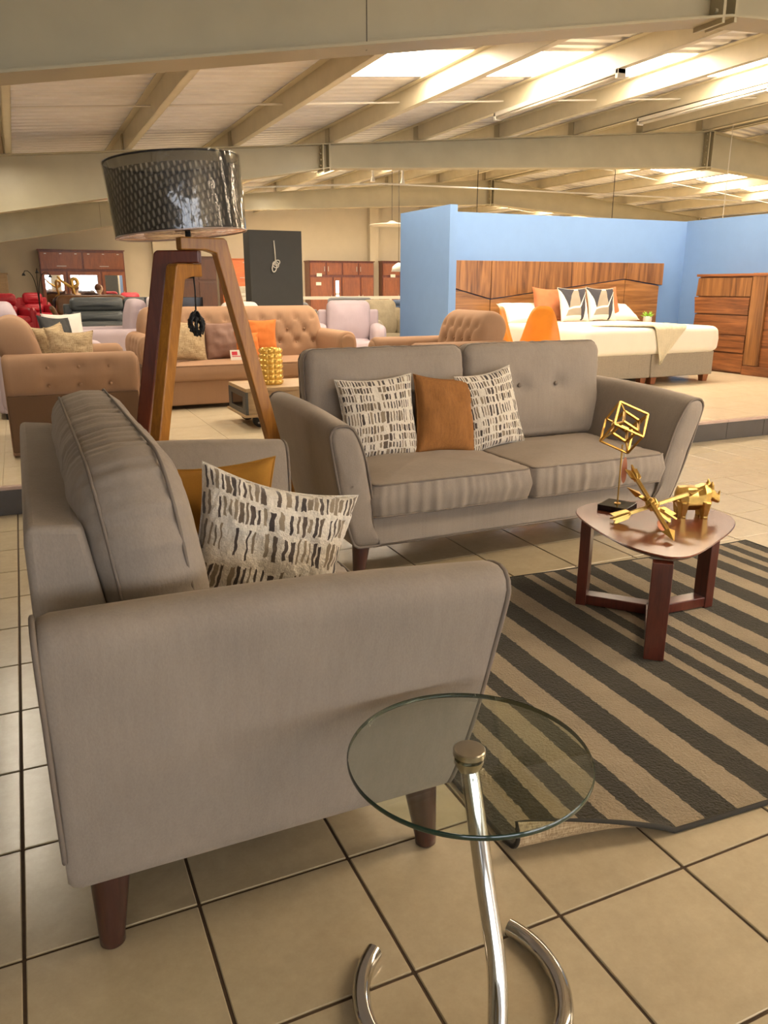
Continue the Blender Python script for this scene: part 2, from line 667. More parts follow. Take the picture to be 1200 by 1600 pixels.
def shade_mats():
    # partly see-through black drum; moire of light through it painted as pale spots
    a = NT('black_shade_moire')
    tc = a.n('TexCoord')
    sep = a.n('SeparateXYZ')
    a.l(tc.outputs['UV'], sep.inputs[0])
    s1 = a.math('SINE', a.math('ADD', a.math('MULTIPLY', sep.outputs[0], 460.0), a.math('MULTIPLY', sep.outputs[1], 9.0)))
    s2 = a.math('SINE', a.math('SUBTRACT', a.math('MULTIPLY', sep.outputs[1], 30.0), a.math('MULTIPLY', sep.outputs[0], 50.0)))
    moire = a.math('MULTIPLY', a.math('MAXIMUM', a.math('MULTIPLY', s1, s2), 0.0), a.math('LESS_THAN', sep.outputs[1], .86))
    tr = a.n('BsdfTransparent')
    mx = a.n('MixShader')
    a.set(Roughness=0.5)
    a.l(a.mix(moire, rgb('#1d1b18'), rgb('#a1988a')), a.b.inputs['Base Color'])
    a.l(a.math('ADD', a.math('ADD', a.math('MULTIPLY', moire, 0.30), 0.14), a.math('MULTIPLY', a.math('GREATER_THAN', sep.outputs[1], .86), .25)), mx.inputs[0])
    a.l(a.b.outputs[0], mx.inputs[1])
    a.l(tr.outputs[0], mx.inputs[2])
    a.l(mx.outputs[0], a.t.nodes['Material Output'].inputs['Surface'])
    M['shade'] = a.m
    g = glass_mat('clear_plastic_wrap', (0.93, 0.93, 0.93, 1), 1.7, 0.06)
    n = g.noise(g.coord('Object', (1, 1, .35)), 7, 4, 0.5, .8)
    bp = g.n('Bump')
    bp.inputs['Strength'].default_value = 0.25
    bp.inputs['Distance'].default_value = 0.03
    g.l(n, bp.inputs['Height'])
    for nd in g.t.nodes:
        if nd.type in ('BSDF_GLOSSY', 'LAYER_WEIGHT'):
            g.l(bp.outputs[0], nd.inputs['Normal'])
    M['wrap'] = g.m


shade_mats()
# ------------------------------------------------------------------ the setting
def struct(o):
    o['kind'] = 'structure'
    return o


CP = Vector(cam.location)
_f = Vector((-math.sin(YAW) * math.cos(PITCH), math.cos(YAW) * math.cos(PITCH), -math.sin(PITCH)))
_r = Vector((math.cos(YAW), math.sin(YAW), 0))
_u = _r.cross(_f)


def in_view(p, m=60):
    """is a point of the place inside the photograph's field of view (used only to choose which tiles are built one by one)"""
    d = Vector(p) - CP
    z = d.dot(_f)
    if z < 0.1:
        return False
    x, y = 600 + 1220 * d.dot(_r) / z, 800 - 1220 * d.dot(_u) / z
    return -m < x < 1200 + m and -m < y < 1600 + m


ZP = 0.17          # height of the platform the back of the showroom stands on
VP = 3.5           # its front edge
T = 0.35           # floor tile pitch

floor = struct(MB().bb((-6, -9.2, -0.2), (28, 25, -0.004)).build('floor', M['grout']))
tm = MB().bb((-T / 2 + .0035, -T / 2 + .0035, -0.01), (T / 2 - .0035, T / 2 - .0035, 0.0))
cand = []
rest = MB()
for i in range(-16, 24):
    for j in range(-14, 10):
        c = ((i + .5) * T, (j + .5) * T, 0)
        if c[1] > VP:
            continue
        vis = any(in_view((c[0] + a, c[1] + b, 0), 90) for a in (-.17, .17) for b in (-.17, .17))
        cand.append((0 if vis else 1, (Vector(c) - CP).length, c))
cand.sort()
proto = None
for k, (nv, d, c) in enumerate(cand):
    if nv == 0 and k < 300:
        if proto is None:
            proto = tm.build('floor_tile', M['tile'], floor, bevel=0.002, seg=1)
            o = proto
        else:
            o = proto.copy()
            COL.objects.link(o)
        h = hash((round(c[0], 3), round(c[1], 3))) % 97 / 97
        o.location = (c[0], c[1], 0)
        o.rotation_euler = ((h - .5) * .002, (h * 7 % 1 - .5) * .002, 0)
    else:
        rest.bb((c[0] - T / 2 + .0035, c[1] - T / 2 + .0035, -.01), (c[0] + T / 2 - .0035, c[1] + T / 2 - .0035, -.001))
tag(rest.build('outer_tiles', M['tile'], floor), kind='stuff')

platform = struct(MB().bb((-6, VP + .012, -0.004), (28, 25, ZP - .006)).build('platform', M['ptile']))
TP = 0.52
pt = MB().bb((-TP / 2 + .0015, -TP / 2 + .0015, -0.01), (TP / 2 - .0015, TP / 2 - .0015, 0))
proto = None
cand = []
for i in range(-9, 24):
    for j in range(0, 14):
        c = (i * TP + .2, VP + .04 + (j + .5) * TP, ZP)
        if any(in_view((c[0] + a, c[1] + b, ZP), 30) for a in (-.26, .26) for b in (-.26, .26)):
            cand.append(((Vector(c) - CP).length, c))
cand.sort()
for d, c in cand[:190]:
    if proto is None:
        o = proto = pt.build('platform_tile', M['ptile'], platform)
    else:
        o = proto.copy()
        COL.objects.link(o)
    o.location = c
RT = 0.45
for i in range(-8, 24):
    o = MB().bb((i * RT + .30 + .002, VP, 0), (i * RT + .30 + RT - .002, VP + .012, ZP - .02)).build('riser_tile', M['riser'], platform)
    o = MB().bb((i * RT + .30 + .001, VP - .006, ZP - .02), (i * RT + .30 + RT - .001, VP + .04, ZP + .001)).build('nosing_tile', M['nosing'], platform, bevel=.003)

VB = 24.4
struct(MB().bb((-6, VB, 0), (28, VB + .2, 5.2)).build('wall_back', M['cream']))
struct(MB().bb((-6.2, -9.2, 0), (-6, VB, 4)).build('wall_left', M['cream']))
struct(MB().bb((28, -9.2, 0), (28.2, VB, 4)).build('wall_right', M['cream']))
wf = MB()
wf.bb((-6, -9.4, 0), (28, -9.2, .25)).bb((-6, -9.4, 2.7), (28, -9.2, 5))
for k in range(9):
    wf.bb((-6 + k * 4.2, -9.4, .25), (-5.4 + k * 4.2, -9.2, 2.7))
struct(wf.build('wall_front', M['cream']))
for k in range(8):
    x0 = -5.4 + k * 4.2
    wn = struct(MB().bb((x0, -9.33, .25), (x0 + 3.6, -9.31, 2.7)).build('window_%d' % (k + 1), M['daylight']))
    fr = MB()
    for a in (0, 1.2, 2.4, 3.6):
        fr.bb((x0 + a - .03, -9.31, .25), (x0 + a + .03, -9.22, 2.7))
    fr.bb((x0, -9.31, .25), (x0 + 3.6, -9.22, .32)).bb((x0, -9.31, 2.63), (x0 + 3.6, -9.22, 2.7))
    fr.build('window_frame', M['white'], wn)

# wall columns on the back wall
for k, u in enumerate((4.25, 11.43, 18.6)):
    struct(MB().bb((u - .16, VB - .22, ZP), (u + .16, VB, 4.3)).build('trim_%d' % (k + 1), M['cream']))


# portal frames: tapered cream-painted steel rafters
def ztop(u):
    return 2.83 + 0.095 * (u if u < 11.7 else 23.4 - u)


def zbot(u):
    if u > 11.7:
        u = 23.4 - u
    if u < 4.42:
        return 2.92 - (4.42 - u) * .172
    return 2.92 + (u - 4.42) * .0575


def flange(fn, us, w, t):
    m = MB()
    for a, b in zip(us[:-1], us[1:]):
        o = []
        for s in (-w, w):
            o += [(a, s, fn(a)), (b, s, fn(b)), (b, s, fn(b) + t), (a, s, fn(a) + t)]
        m.rings([o[:4], o[4:]])
    return m


US = [-5.9, -3, 0, 2.2, 4.42, 8, 11.7, 15.4, 18.98, 21, 23.4, 26.4, 27.9]
rproto = None
for k, v in enumerate((2.84 - 7.2, 2.84, 10.05, 17.3)):
    if rproto is None:
        pts = [(u, zbot(u)) for u in US] + [(u, ztop(u)) for u in US[::-1]]
        m = MB()
        vs = []
        for s in (-.006, .006):
            for u in US:
                vs += [(u, s, zbot(u)), (u, s, ztop(u))]
        n = len(US)
        fs = []
        for i in range(n - 1):
            a = 2 * i
            fs.append((a, a + 2, a + 3, a + 1))
            b = 2 * n + a
            fs.append((b, b + 1, b + 3, b + 2))
        m.add(vs, fs)
        r = struct(m.build('rafter', M['steelpaint']))
        flange(zbot, US, .125, .014).build('bottom_flange', M['steelpaint'], r)
        flange(lambda u: ztop(u) - .014, US, .125, .014).build('top_flange', M['steelpaint'], r)
        for u in (4.36, 4.46, 11.65, 11.75, 18.94, 19.02):
            MB().bb((u - .012, -.12, zbot(u) - .03), (u + .012, .12, ztop(u))).build('end_plate', M['steelpaint'], r, bevel=.002)
        bo = MB()
        for u in (4.335, 11.625, 18.915):
            hgt = ztop(u) - zbot(u)
            for q in range(4 if hgt < .45 else 6):
                zz = zbot(u) + .05 + q * (hgt - .1) / (3 if hgt < .45 else 5)
                for s in (-.07, .07):
                    bo.lathe([(.014, 0), (.014, .02), (0, .021)], 6, (0, 0, 0))
                    bo.xf(Matrix.Translation((u + .012, s, zz)) @ Matrix.Rotation(-PI / 2, 4, 'Y'), len(bo.v) - 18)
        tag(bo.build('bolts', M['steelpaint'], r), kind='stuff')
        MB().bb((1.98, -.0085, zbot(1.98)), (1.984, .0085, ztop(1.98))).build('web_seam', M['riser'], r)
        rproto = r
    else:
        r = copy_tree(rproto)
    r.location = (0, v, 0)

# the roof: corrugated sheet with daylight strips, on purlins
SKY = [5.93 + 7.1 * k for k in range(-2, 3)]


def is_sky(v):
    return any(s <= v < s + 1.05 for s in SKY)


ceil_m = MB()
sky_m = {}
P = 0.21
nv = int((VB + 9.2) / P)


def rib(m, u0, u1, v):
    prof = [(0, 0), (.05, 0), (.075, .035), (.135, .035), (.16, 0), (P, 0)]
    for (a, za), (b, zb) in zip(prof[:-1], prof[1:]):
        m.add([(u0, v + a, roofz(u0) + za), (u1, v + a, roofz(u1) + za), (u1, v + b, roofz(u1) + zb), (u0, v + b, roofz(u0) + zb)], [(0, 1, 2, 3)])


for k in range(nv):
    v = -9.2 + k * P
    for u0, u1, sk in ((-6, 3.25, 0), (3.25, 10.6, 1), (10.6, 11.7, 0), (11.7, 12.8, 0), (12.8, 20.2, 1), (20.2, 28, 0)):
        si = [i for i, s in enumerate(SKY) if s <= v + P / 2 < s + 1.05]
        if sk and si:
            rib(sky_m.setdefault((si[0], u0), MB()), u0, u1, v)
        else:
            rib(ceil_m, u0, u1, v)
ceiling = struct(ceil_m.build('ceiling', M['sheet'], fix=False))
for key in sky_m:
    sky_m[key].build('skylight_sheet', M['skylight'], ceiling, fix=False)
sideL = [u for u in [0.22 + 1.42 * k for k in range(-4, 9)]] + [11.5]
pm = MB().bb((-.006, -9.2, 0), (.006, VB, .21)).bb((-.006, -9.2, 0), (.075, VB, .008)).bb((.068, -9.2, 0), (.075, VB, .025)).bb((-.075, -9.2, .202), (.006, VB, .21))
pp = None
for u in sideL + [23.4 - u for u in sideL]:
    if pp is None:
        o = pp = pm.build('purlin', M['purlin'], ceiling)
    else:
        o = pp.copy()
        COL.objects.link(o)
    o.location = (u, 0, ztop(u) + .004)
cl = MB()
for u in sideL:
    for v in (-4.36, 2.84, 10.05, 17.3):
        cl.bb((u - .02, v - .07, ztop(u)), (u - .008, v + .07, ztop(u) + .2))
tag(cl.build('purlin_cleats', M['steelpaint'], ceiling), kind='stuff')
# sag rods between purlins
for k, v in enumerate((0.4, 7.66, 14.4, 21.6)):
    MB().tube([(0.3, v, ztop(.3) + .1), (11.4, v, ztop(11.4) + .1)], .011, 6).build('sag_rod', M['white'], ceiling)
    MB().tube([(12, v, ztop(12) + .1), (23, v, ztop(23) + .1)], .011, 6).build('sag_rod', M['white'], ceiling)

# fluorescent battens hung under the purlins
bt = thing('ceiling_batten', '', 'ceiling light', (5.88, 6.62, ztop(5.88) - .012), 0, 'fluorescent battens under the roof purlins')
MB().bb((-.05, -1.15, -.05), (.05, 1.15, 0)).build('housing', M['white'], bt, bevel=.006)
for s in (-.028, .028):
    MB().tube([(s, -1.12, -.07), (s, 1.12, -.07)], .013, 8).build('tube', M['paper'], bt, smooth=True)
for e in (-1.13, 1.13):
    MB().bb((-.05, e - .02, -.09), (.05, e + .02, 0)).build('end_cap', M['white'], bt, bevel=.004)
bt['label'] = 'white fluorescent batten under a purlin beside the middle bright roof panel'
copy_tree(bt, (8.74, 7.3, ztop(8.74) - .012), label='white fluorescent batten under a purlin at the right edge of the photo')

# electrical conduit under the second rafter, with drops
cd = thing('conduit', 'thin white conduit pipe crossing below the second rafter above the dark column', 'pipe', (0, 12.6, 3.12))
MB().tube([(2.6, 0, -.3), (6.5, 0, -.02), (15.5, .0, .05)], .016, 6).build('pipe', M['white'], cd)
for u in (6.3, 6.9):
    q = MB().tube([(u, 0, .02), (u, 0, .24)], .02, 6)
    q.lathe([(.05, 0), (.03, .07), (.02, .1)], 8, (u, 0, .0))
    q.build('drop_rod', M['white'], cd, smooth=True, auto=40)
for k, (u, v, z1, lb) in enumerate(((7.32, 10.6, 2.2, 'thin dark cable hanging above the narrow left end of the blue wall'),
                                    (10.16, 10.6, 2.2, 'thin dark cable hanging above the middle of the blue back wall'),
                                    (11.5, 9.3, 2.2, 'thin white cable hanging in front of the roof peak above the blue corner'))):
    tag(MB().tube([(u, v, z1), (u, v, ztop(u) + .02)], .006, 5).build('hanging_cable', M['blackmat'] if k < 2 else M['white']), lb, 'cable')

# blue bedroom set walls on the platform
struct(MB().bb((5.0, 7.9, ZP), (9.45, 8.02, 2.215)).build('wall_blue_back', M['blue']))
struct(MB().bb((9.33, 2.2, ZP), (9.45, 7.9, 2.22)).build('wall_blue_right', M['blue']))
struct(MB().bb((4.9, 7.15, ZP), (5.0, 8.5, 2.22)).build('wall_blue_left', M['blue']))
# ------------------------------------------------------------------ soft shapes
def cushion(w, h, t, R=.06, r=.045, puff=.02, N=96, wr=0.0, wf=18, side_bulge=.006, seed=0.0, wob=.003):
    """upholstered cushion standing in the x-z plane (h up from z=0), t thick along y. wr: gathers across the boxing"""
    out = resample([Vector((x, z, 0)) for x, z in rrect(w, h, R, 8)], N)
    prof = [(s_, puff * (1 - s_ ** 2.2)) for s_ in (.02, .1, .18, .26, .34, .42, .5, .58, .66, .74, .82, .9, .96)]
    rr = []

    def ring(dx, y, sc=None):
        g = []
        for i, p in enumerate(out):
            if sc is not None:
                q = Vector((p.x * sc * (w / 2 - r) / (w / 2), p.y * sc * (h / 2 - r) / (h / 2), 0))
            else:
                q = Vector((p.x * (w / 2 - dx) / (w / 2), p.y * (h / 2 - dx) / (h / 2), 0))
            nz = noise.noise(Vector((q.x * 6 + seed, q.y * 6, y * 6))) * wob
            k = 0
            if wr and sc is None:
                s = i / N * 2 * (w + h)
                k = wr * noise.noise(Vector((s * wf, y * 3, seed + 3)))
            d = Vector((q.x, q.y, 0)).normalized() if q.length > 1e-6 else Vector((0, 0, 0))
            g.append((q.x + d.x * (k + nz), y + nz * (1 if y > 0 else -1), q.y + d.y * (k + nz) + h / 2))
        return g
    side = []
    for s, p in prof:
        side.append(('s', s, t / 2 + p))
    for a in range(0, 91, 18):
        c = math.radians(a)
        side.append(('d', r * (1 - math.sin(c)), t / 2 - r * (1 - math.cos(c))))
    half = side
    for kind, v, y in half:
        rr.append(ring(0, y, v) if kind == 's' else ring(v, y))
    for f in (.5, 0, -.5):
        rr.append(ring(-side_bulge * (1 - abs(f)), (t / 2 - r) * f))
    for kind, v, y in half[::-1]:
        rr.append(ring(0, -y, v) if kind == 's' else ring(v, -y))
    return MB().rings(rr)


def seam_loop(w, h, y, d, rad=.0035, R=.06, N=72):
    pts = resample([Vector((x, z, 0)) for x, z in rrect(w - 2 * d, h - 2 * d, max(R - d, .01), 6)], N)
    return MB().tube([(p.x, y, p.y + h / 2) for p in pts], rad, 6, closed=True)


def pillow(w, h, t, seed=0, n=26, pinch=.10, wr=.006, fuzz=0.0):
    """loose square pillow standing in x-z, centre at origin, UV mapped; corners pulled to points"""
    m = MB()
    for s in (1, -1):
        def fn(a, b, s=s):
            u, v = a * 2 - 1, b * 2 - 1
            u = math.copysign(abs(u) ** .8, u)
            v = math.copysign(abs(v) ** .8, v)
            x = w / 2 * u * (1 - pinch * (1 - v * v))
            z = h / 2 * v * (1 - pinch * (1 - u * u))
            e = max(0, (1 - u * u)) ** .5 * max(0, (1 - v * v)) ** .5
            y = t / 2 * e ** .75
            fold = noise.noise(Vector((u * 2.4 + seed, v * 2.4, s * 2))) * wr * 2 * e ** .4 + noise.noise(Vector((u * 7 + seed, v * 7, s))) * wr * .6 * e ** .4
            if fuzz:
                q = Vector((x * 55, z * 55, seed + s))
                return (x + fuzz * noise.noise(q), -s * (y + fold + fuzz * 1.2 * noise.noise(q * 1.3) * min(1, e * 6)), z + fuzz * noise.noise(q + Vector((9, 4, 0))))
            return (x, -s * (y + fold), z)
        m.grid(fn, n, n)
    return m


def place_pillow(name, label, cat, mat, loc, w, h, t, tilt=0, rz=0, roll=0, seed=0, group=None, wr=.006, fuzz=0.0, pinch=.10):
    o = pillow(w, h, t, seed, n=70 if fuzz else 26, wr=wr, fuzz=fuzz, pinch=pinch).build(name, mat, None, smooth=True)
    b = bmesh.new()
    b.from_mesh(o.data)
    bmesh.ops.remove_doubles(b, verts=b.verts, dist=.0004 if not fuzz else .00001)
    b.to_mesh(o.data)
    b.free()
    o.location = loc
    o.rotation_euler = (Matrix.Rotation(rz, 3, 'Z') @ Matrix.Rotation(tilt, 3, 'X') @ Matrix.Rotation(roll, 3, 'Y')).to_euler()
    pts = []
    for k in range(4):
        for i in range(14):
            q = -1 + 2 * i / 14
            u, v = ((q, -1), (1, q), (-q, 1), (-1, -q))[k]
            pts.append((w / 2 * u * (1 - pinch * (1 - v * v)), 0, h / 2 * v * (1 - pinch * (1 - u * u))))
    MB().tube(pts, .0032, 5, closed=True).build('edge_seam', mat, o, smooth=True)
    return tag(o, label, cat, group)


# ------------------------------------------------------------------ the taupe sofa and loveseat
ARM = [(.785, .168), (.84, .165), (.892, .166), (.915, .185), (.945, .264), (.992, .425), (1.022, .585), (1.040, .69), (1.034, .722), (1.008, .742),
       (.968, .741), (.930, .720), (.878, .612), (.845, .489), (.828, .381), (.822, .275), (.803, .21)]


def arm_ring(sx, dx, y, sc=0.0, t=0.0, lean=True, D=.83):
    pts = crom([(x, z, 0) for x, z in ARM], 64)
    c = Vector((.925, .47, 0))
    g = []
    for p in pts:
        d = (c - p)
        L = d.length
        q = p + d.normalized() * min(sc, L * .9) if L > 1e-6 else p
        k = (q.y - .165) / .575
        yy = y - (.06 * k * (1 - t) if lean else 0)
        bulge = .012 * math.sin(PI * t) * max(0, k)
        z = q.y + .034 * t * max(0, k) + bulge
        g.append((sx * (q.x + dx), yy, z))
    return g


def make_sofa(name, label, cat, loc, rz, half, seats, buttons):
    D = .83
    dx = half - 1.04
    t = thing(name, label, cat, loc, rz)
    mt, mp = M['taupe'], M['taupe_pipe']
    wi = .80 + dx           # half width of the inside at the seat
    # base box and front rail
    bm_ = MB().bb((-wi - .03, .0, .165), (wi + .03, D - .02, .30))
    bm_.build('base', mt, t, bevel=.012, seg=3)
    MB().tube([(-wi - .02, -.002, .166), (wi + .02, -.002, .166)], .004, 6).build('piping', mp, t, smooth=True)
    for sx in (-1, 1):
        rr = [arm_ring(sx, dx, .004, .012, 0), arm_ring(sx, dx, 0, .004, 0)]
        for q in (0.012, .06, .15, .3, .45, .6, .75, .88, .97):
            rr.append(arm_ring(sx, dx, D * q, 0, q))
        rr += [arm_ring(sx, dx, D * .99, .006, 1), arm_ring(sx, dx, D, .018, 1), arm_ring(sx, dx, D, .06, 1)]
        a = MB().rings(rr).build('arm', mt, t, smooth=True, auto=60)
        # padded front panel inside the piping
        pr = []
        for d, y in ((.012, .003), (.016, -.004), (.03, -.010), (.05, -.014), (.07, -.016), (.09, -.017)):
            pr.append(arm_ring(sx, dx, y, d, 0))
        MB().rings(pr).build('front_panel', mt, a, smooth=True, auto=60)
        MB().tube([Vector(p) for p in arm_ring(sx, dx, -.003, .006, 0)], .0062, 8, closed=True).build('piping', mp, a, smooth=True)
        rear = [Vector(p) for p in arm_ring(sx, dx, D, .004, 1)]
        MB().tube(rear[10:44], .005, 6).build('rear_piping', mp, a, smooth=True)
        for y in (.05, D - .08):
            lx = sx * (.856 + dx)
            ly = -.012 if y < .3 else .012
            MB().tube([(lx, y, .20), (lx + sx * .004, y + ly * .2, .16), (lx + sx * .02, y + ly, .022), (lx + sx * .021, y + ly, .004), (lx + sx * .021, y + ly, 0)],
                      [.041, .040, .026, .025, .020], 24).build('leg', M['legwood'], t, smooth=True, auto=50)
    # back frame, thicker at the bottom
    wb = half - .19
    fr = MB().prism([(D - .10, .885), (D - .005, .895), (D, .86), (D + .002, .30), (D - .17, .30), (D - .155, .55)], 2 * wb, 'x', -wb)
    fr.build('back_frame', mt, t, bevel=.014, seg=3, smooth=True, auto=28)
    MB().tube([(-wb + .02, D - .012, .886), (wb - .02, D - .012, .886)], .0045, 6).build('piping', mp, t, smooth=True)
    # seat cushions
    cw = 2 * (wi + .035) / seats
    for i in range(seats):
        x = -wi - .035 + cw * (i + .5)
        Mx = Matrix.Translation((x, .285, .305)) @ Matrix.Rotation(PI / 2, 4, 'X') @ Matrix.Translation((0, 0, 0))
        # cushion() stands in x-z with thickness y: lay it flat (z -> depth, y -> up)
        lay = Matrix(((1, 0, 0, x), (0, 0, -1, .62), (0, 1, 0, .385), (0, 0, 0, 1)))
        c = cushion(cw - .006, .665, .16, .035, .022, .03, 320, .011, 30, .012, i * 9.1).xf(lay).build('seat_cushion', mt, t, smooth=True)
        for y in (.073, -.073):
            seam_loop(cw - .006, .665, y, .0035, .0042, .035, 100).xf(lay).build('piping', mp, c, smooth=True)
    # back cushions
    bw = 2 * (half - (.17 if seats == 1 else .13)) / seats
    for i in range(seats):
        x = -bw * seats / 2 + bw * (i + .5)
        tk = .21 if seats == 1 else .155
        tl = Matrix.Translation((x, .575 if seats == 1 else .655, .462)) @ Matrix.Rotation(math.radians(-7.5 if seats == 1 else -5), 4, 'X')
        c0 = cushion(bw - .008, .535, tk, .14 if seats == 1 else .06, .075 if seats == 1 else .05, .04, 360 if seats == 1 else 160, .012 if seats == 1 else .004, 34, .004, 4.4 + i * 5, .004)
        # dimples under the buttons
        bts = [(-bw * .13, .30), (bw * .14, .30)] if buttons else []
        nv = []
        for p in c0.v:
            p = Vector(p)
            for bx, bz in bts:
                d2 = (p.x - bx) ** 2 + (p.z - bz) ** 2
                if p.y < 0:
                    p.y += .028 * math.exp(-d2 / .0022) + .012 * math.exp(-d2 / .02)
            nv.append(tuple(p))
        c0.v = nv
        c = c0.xf(tl).build('back_cushion', mt, t, smooth=True)
        for y in (-tk / 2 + .04, tk / 2 - .04):
            seam_loop(bw - .008, .535, y, .006 if seats == 1 else .001, .0035, .14 if seats == 1 else .06, 110).xf(tl).build('seam', mp, c, smooth=True)
        for bx, bz in bts:
            m = MB().lathe([(.013, 0), (.0125, .004), (.008, .008), (0, .0095)], 14)
            m.xf(tl @ Matrix.Translation((bx, -.083, bz)) @ Matrix.Rotation(PI / 2, 4, 'X'))
            m.build('button', mp, c, smooth=True)
    return t


make_sofa('sofa', 'taupe two-cushion sofa with flared arms, facing the rug behind the small wooden table', 'sofa', (2.30, 1.63, 0), 0, 1.04, 2, True)
make_sofa('loveseat', 'taupe armchair-like loveseat seen from its side in the foreground, tapered wooden legs', 'loveseat', (.93, .61, 0), PI / 2, .80, 1, False)

place_pillow('throw_pillow', 'cream and brown brush-stroke pillow at the left end of the taupe sofa', 'pillow', M['pat1'], (1.725, 2.115, .66), .41, .42, .15, -.25, -.06, -.04, 1, wr=.004, fuzz=.0025)
place_pillow('throw_pillow', 'rust brown chenille pillow between two patterned pillows on the sofa', 'pillow', M['rust'], (2.09, 2.09, .655), .36, .41, .15, -.26, .06, .1, 5, wr=.006)
place_pillow('throw_pillow', 'cream and brown brush-stroke pillow right of the rust pillow at the sofa centre', 'pillow', M['pat2'], (2.37, 2.10, .665), .35, .42, .15, -.24, .02, -.13, 9, wr=.004, fuzz=.0025)
place_pillow('throw_pillow', 'large shaggy brush-stroke pillow standing on the loveseat in the foreground', 'pillow', M['pat3'], (.60, .24, .672), .38, .41, .20, -.28, -.05, .30, 15, wr=.008, fuzz=.0045, pinch=.14)
place_pillow('throw_pillow', 'mustard velvet pillow half hidden behind the shaggy pillow on the loveseat', 'pillow', M['mustard'], (.49, .50, .668), .42, .42, .15, -.12, -.25, .0, 23, wr=.014, pinch=.13)

# ------------------------------------------------------------------ striped rug, near left corner curled
RL, RV0, RV1 = 2.40, -.215, 1.40


def rug_pt(a, b, top=True):
    x = a * RL
    y = b * (RV1 - RV0)
    z = .011
    yw = -.035 * math.sin(a * PI) * (1 - b) + (.02 * math.sin(a * 6) * b)
    # the near edge bends up along the left part
    lift = max(0, 1 - x / .40)
    lift = lift ** .8
    d = .11 - y
    yy = y
    if d > 0:
        ang = 2.25 * lift
        if ang > 1e-3:
            R_ = .11 / ang
            th = d / R_
            yy = .11 - R_ * math.sin(th)
            z += R_ * (1 - math.cos(th))
    z += .002 * noise.noise(Vector((x * 3, y * 3, 1)))
    return Vector((x, yy + yw, z))


rug = tag(bpy.data.objects.new('rug', None), 'dark brown and beige striped rug with one curled corner, under the wooden table', 'rug')
COL.objects.link(rug)
rug.location = (1.065, RV0 - .01, 0)
rug.rotation_euler = (0, 0, math.radians(-1.2))
NB = [0, .006, .012, .018, .024, .03, .036, .042, .05] + [.05 + .95 * i / 40 for i in range(1, 41)]
vs, fs = [], []
NA = 150
for b in NB:
    for i in range(NA):
        vs.append(rug_pt(i / (NA - 1), b))
for j in range(len(NB) - 1):
    for i in range(NA - 1):
        q = j * NA + i
        fs.append((q, q + 1, q + NA + 1, q + NA))


def nrm(b, i):
    e = 1e-3
    a = i / (NA - 1)
    p = rug_pt(a, b)
    du = rug_pt(min(a + e, 1), b) - rug_pt(max(a - e, 0), b)
    dv = rug_pt(a, b + e) - rug_pt(a, max(b - e, 0))
    return du.cross(dv).normalized()


topm = MB()
topm.add(vs, fs)
topm.build('pile', M['rug'], rug, smooth=True)
back = MB()
back.add([rug_pt(i / (NA - 1), b) - nrm(b, i) * .009 for b in NB for i in range(NA)], fs)
back.build('backing', M['rugback'], rug, smooth=True)
edge = [rug_pt(i / (NA - 1), 0) for i in range(NA)] + [rug_pt(1, b) for b in NB[1:]] + [rug_pt(i / (NA - 1), 1) for i in range(NA - 2, -1, -1)] + [rug_pt(0, b) for b in NB[-2:0:-1]]
MB().tube([p - Vector((0, 0, .004)) for p in edge], .0068, 7, closed=True).build('binding', M['rugedge'], rug, smooth=True)

# ------------------------------------------------------------------ small wooden table
TC = Vector((2.35, .80, 0))
ct = thing('side_table', 'red-brown wooden table with rounded triangular top on three legs, standing on the rug', 'table', (TC.x, TC.y, .011))
legs = [Vector((2.08, .485, 0)) - TC, Vector((2.175, 1.01, 0)) - TC, Vector((2.62, .78, 0)) - TC]
# outline: bulging triangle with rounded corners (measured about the centre)
top_pts = [(2.075, .50), (2.045, .62), (2.06, .80), (2.11, .98), (2.17, 1.085), (2.27, 1.14), (2.42, 1.135), (2.57, 1.06), (2.68, .93), (2.70, .80), (2.655, .70), (2.54, .61),
           (2.36, .52), (2.20, .455), (2.12, .455)]
outl = crom([(x - TC.x, y - TC.y, 0) for x, y in top_pts], 96)


def scaled(o, d, z):
    g = []
    for p in o:
        L = p.length
        g.append((p.x * (L - d) / L, p.y * (L - d) / L, z))
    return g


HT = .388
MB().rings([scaled(outl, .034, HT - .024), scaled(outl, .004, HT - .008), scaled(outl, 0, HT - .004), scaled(outl, .003, HT)]).build('tabletop', M['tabletop'], ct, smooth=True, auto=30)
hub_p = Vector((.01, -.01, 0))
for L in legs:
    d = (hub_p - L).normalized()
    ang = math.atan2(d.y, d.x)
    m = MB().box((0, 0, (HT - .02) / 2), (.042, .07, HT - .02))
    m.xf(Matrix.Translation(L) @ Matrix.Rotation(ang, 4, 'Z'))
    m.build('leg', M['tablewood'], ct, bevel=.003)
    e = hub_p
    MB().bar((L.x, L.y, .026), (e.x, e.y, .026), .062, .042).build('stretcher', M['tablewood'], ct, bevel=.003)

# wire cube sculpture on black base
zt = .011 + HT
cs = thing('cube_sculpture', 'gold wire cube sculpture tilted on a rod with black square base, on the wooden table', 'sculpture', (2.335, 1.025, zt), math.radians(28))
MB().bb((-.062, -.062, 0), (.062, .062, .024)).build('base', M['black'], cs, bevel=.002)
rod = MB().tube([(0, 0, .024), (0, 0, .275)], .0035, 8)
rod.lathe([(.014, .024), (.014, .027), (.006, .029)], 14)
rod.build('rod', M['goldthin'], cs, smooth=True, auto=40)
Rc = Matrix.Rotation(math.radians(12), 4, 'Z') @ Matrix.Rotation(math.radians(-38), 4, 'Y') @ Matrix.Rotation(math.radians(30), 4, 'X')
Rc = Matrix.Translation((.0, 0, .345)) @ Rc


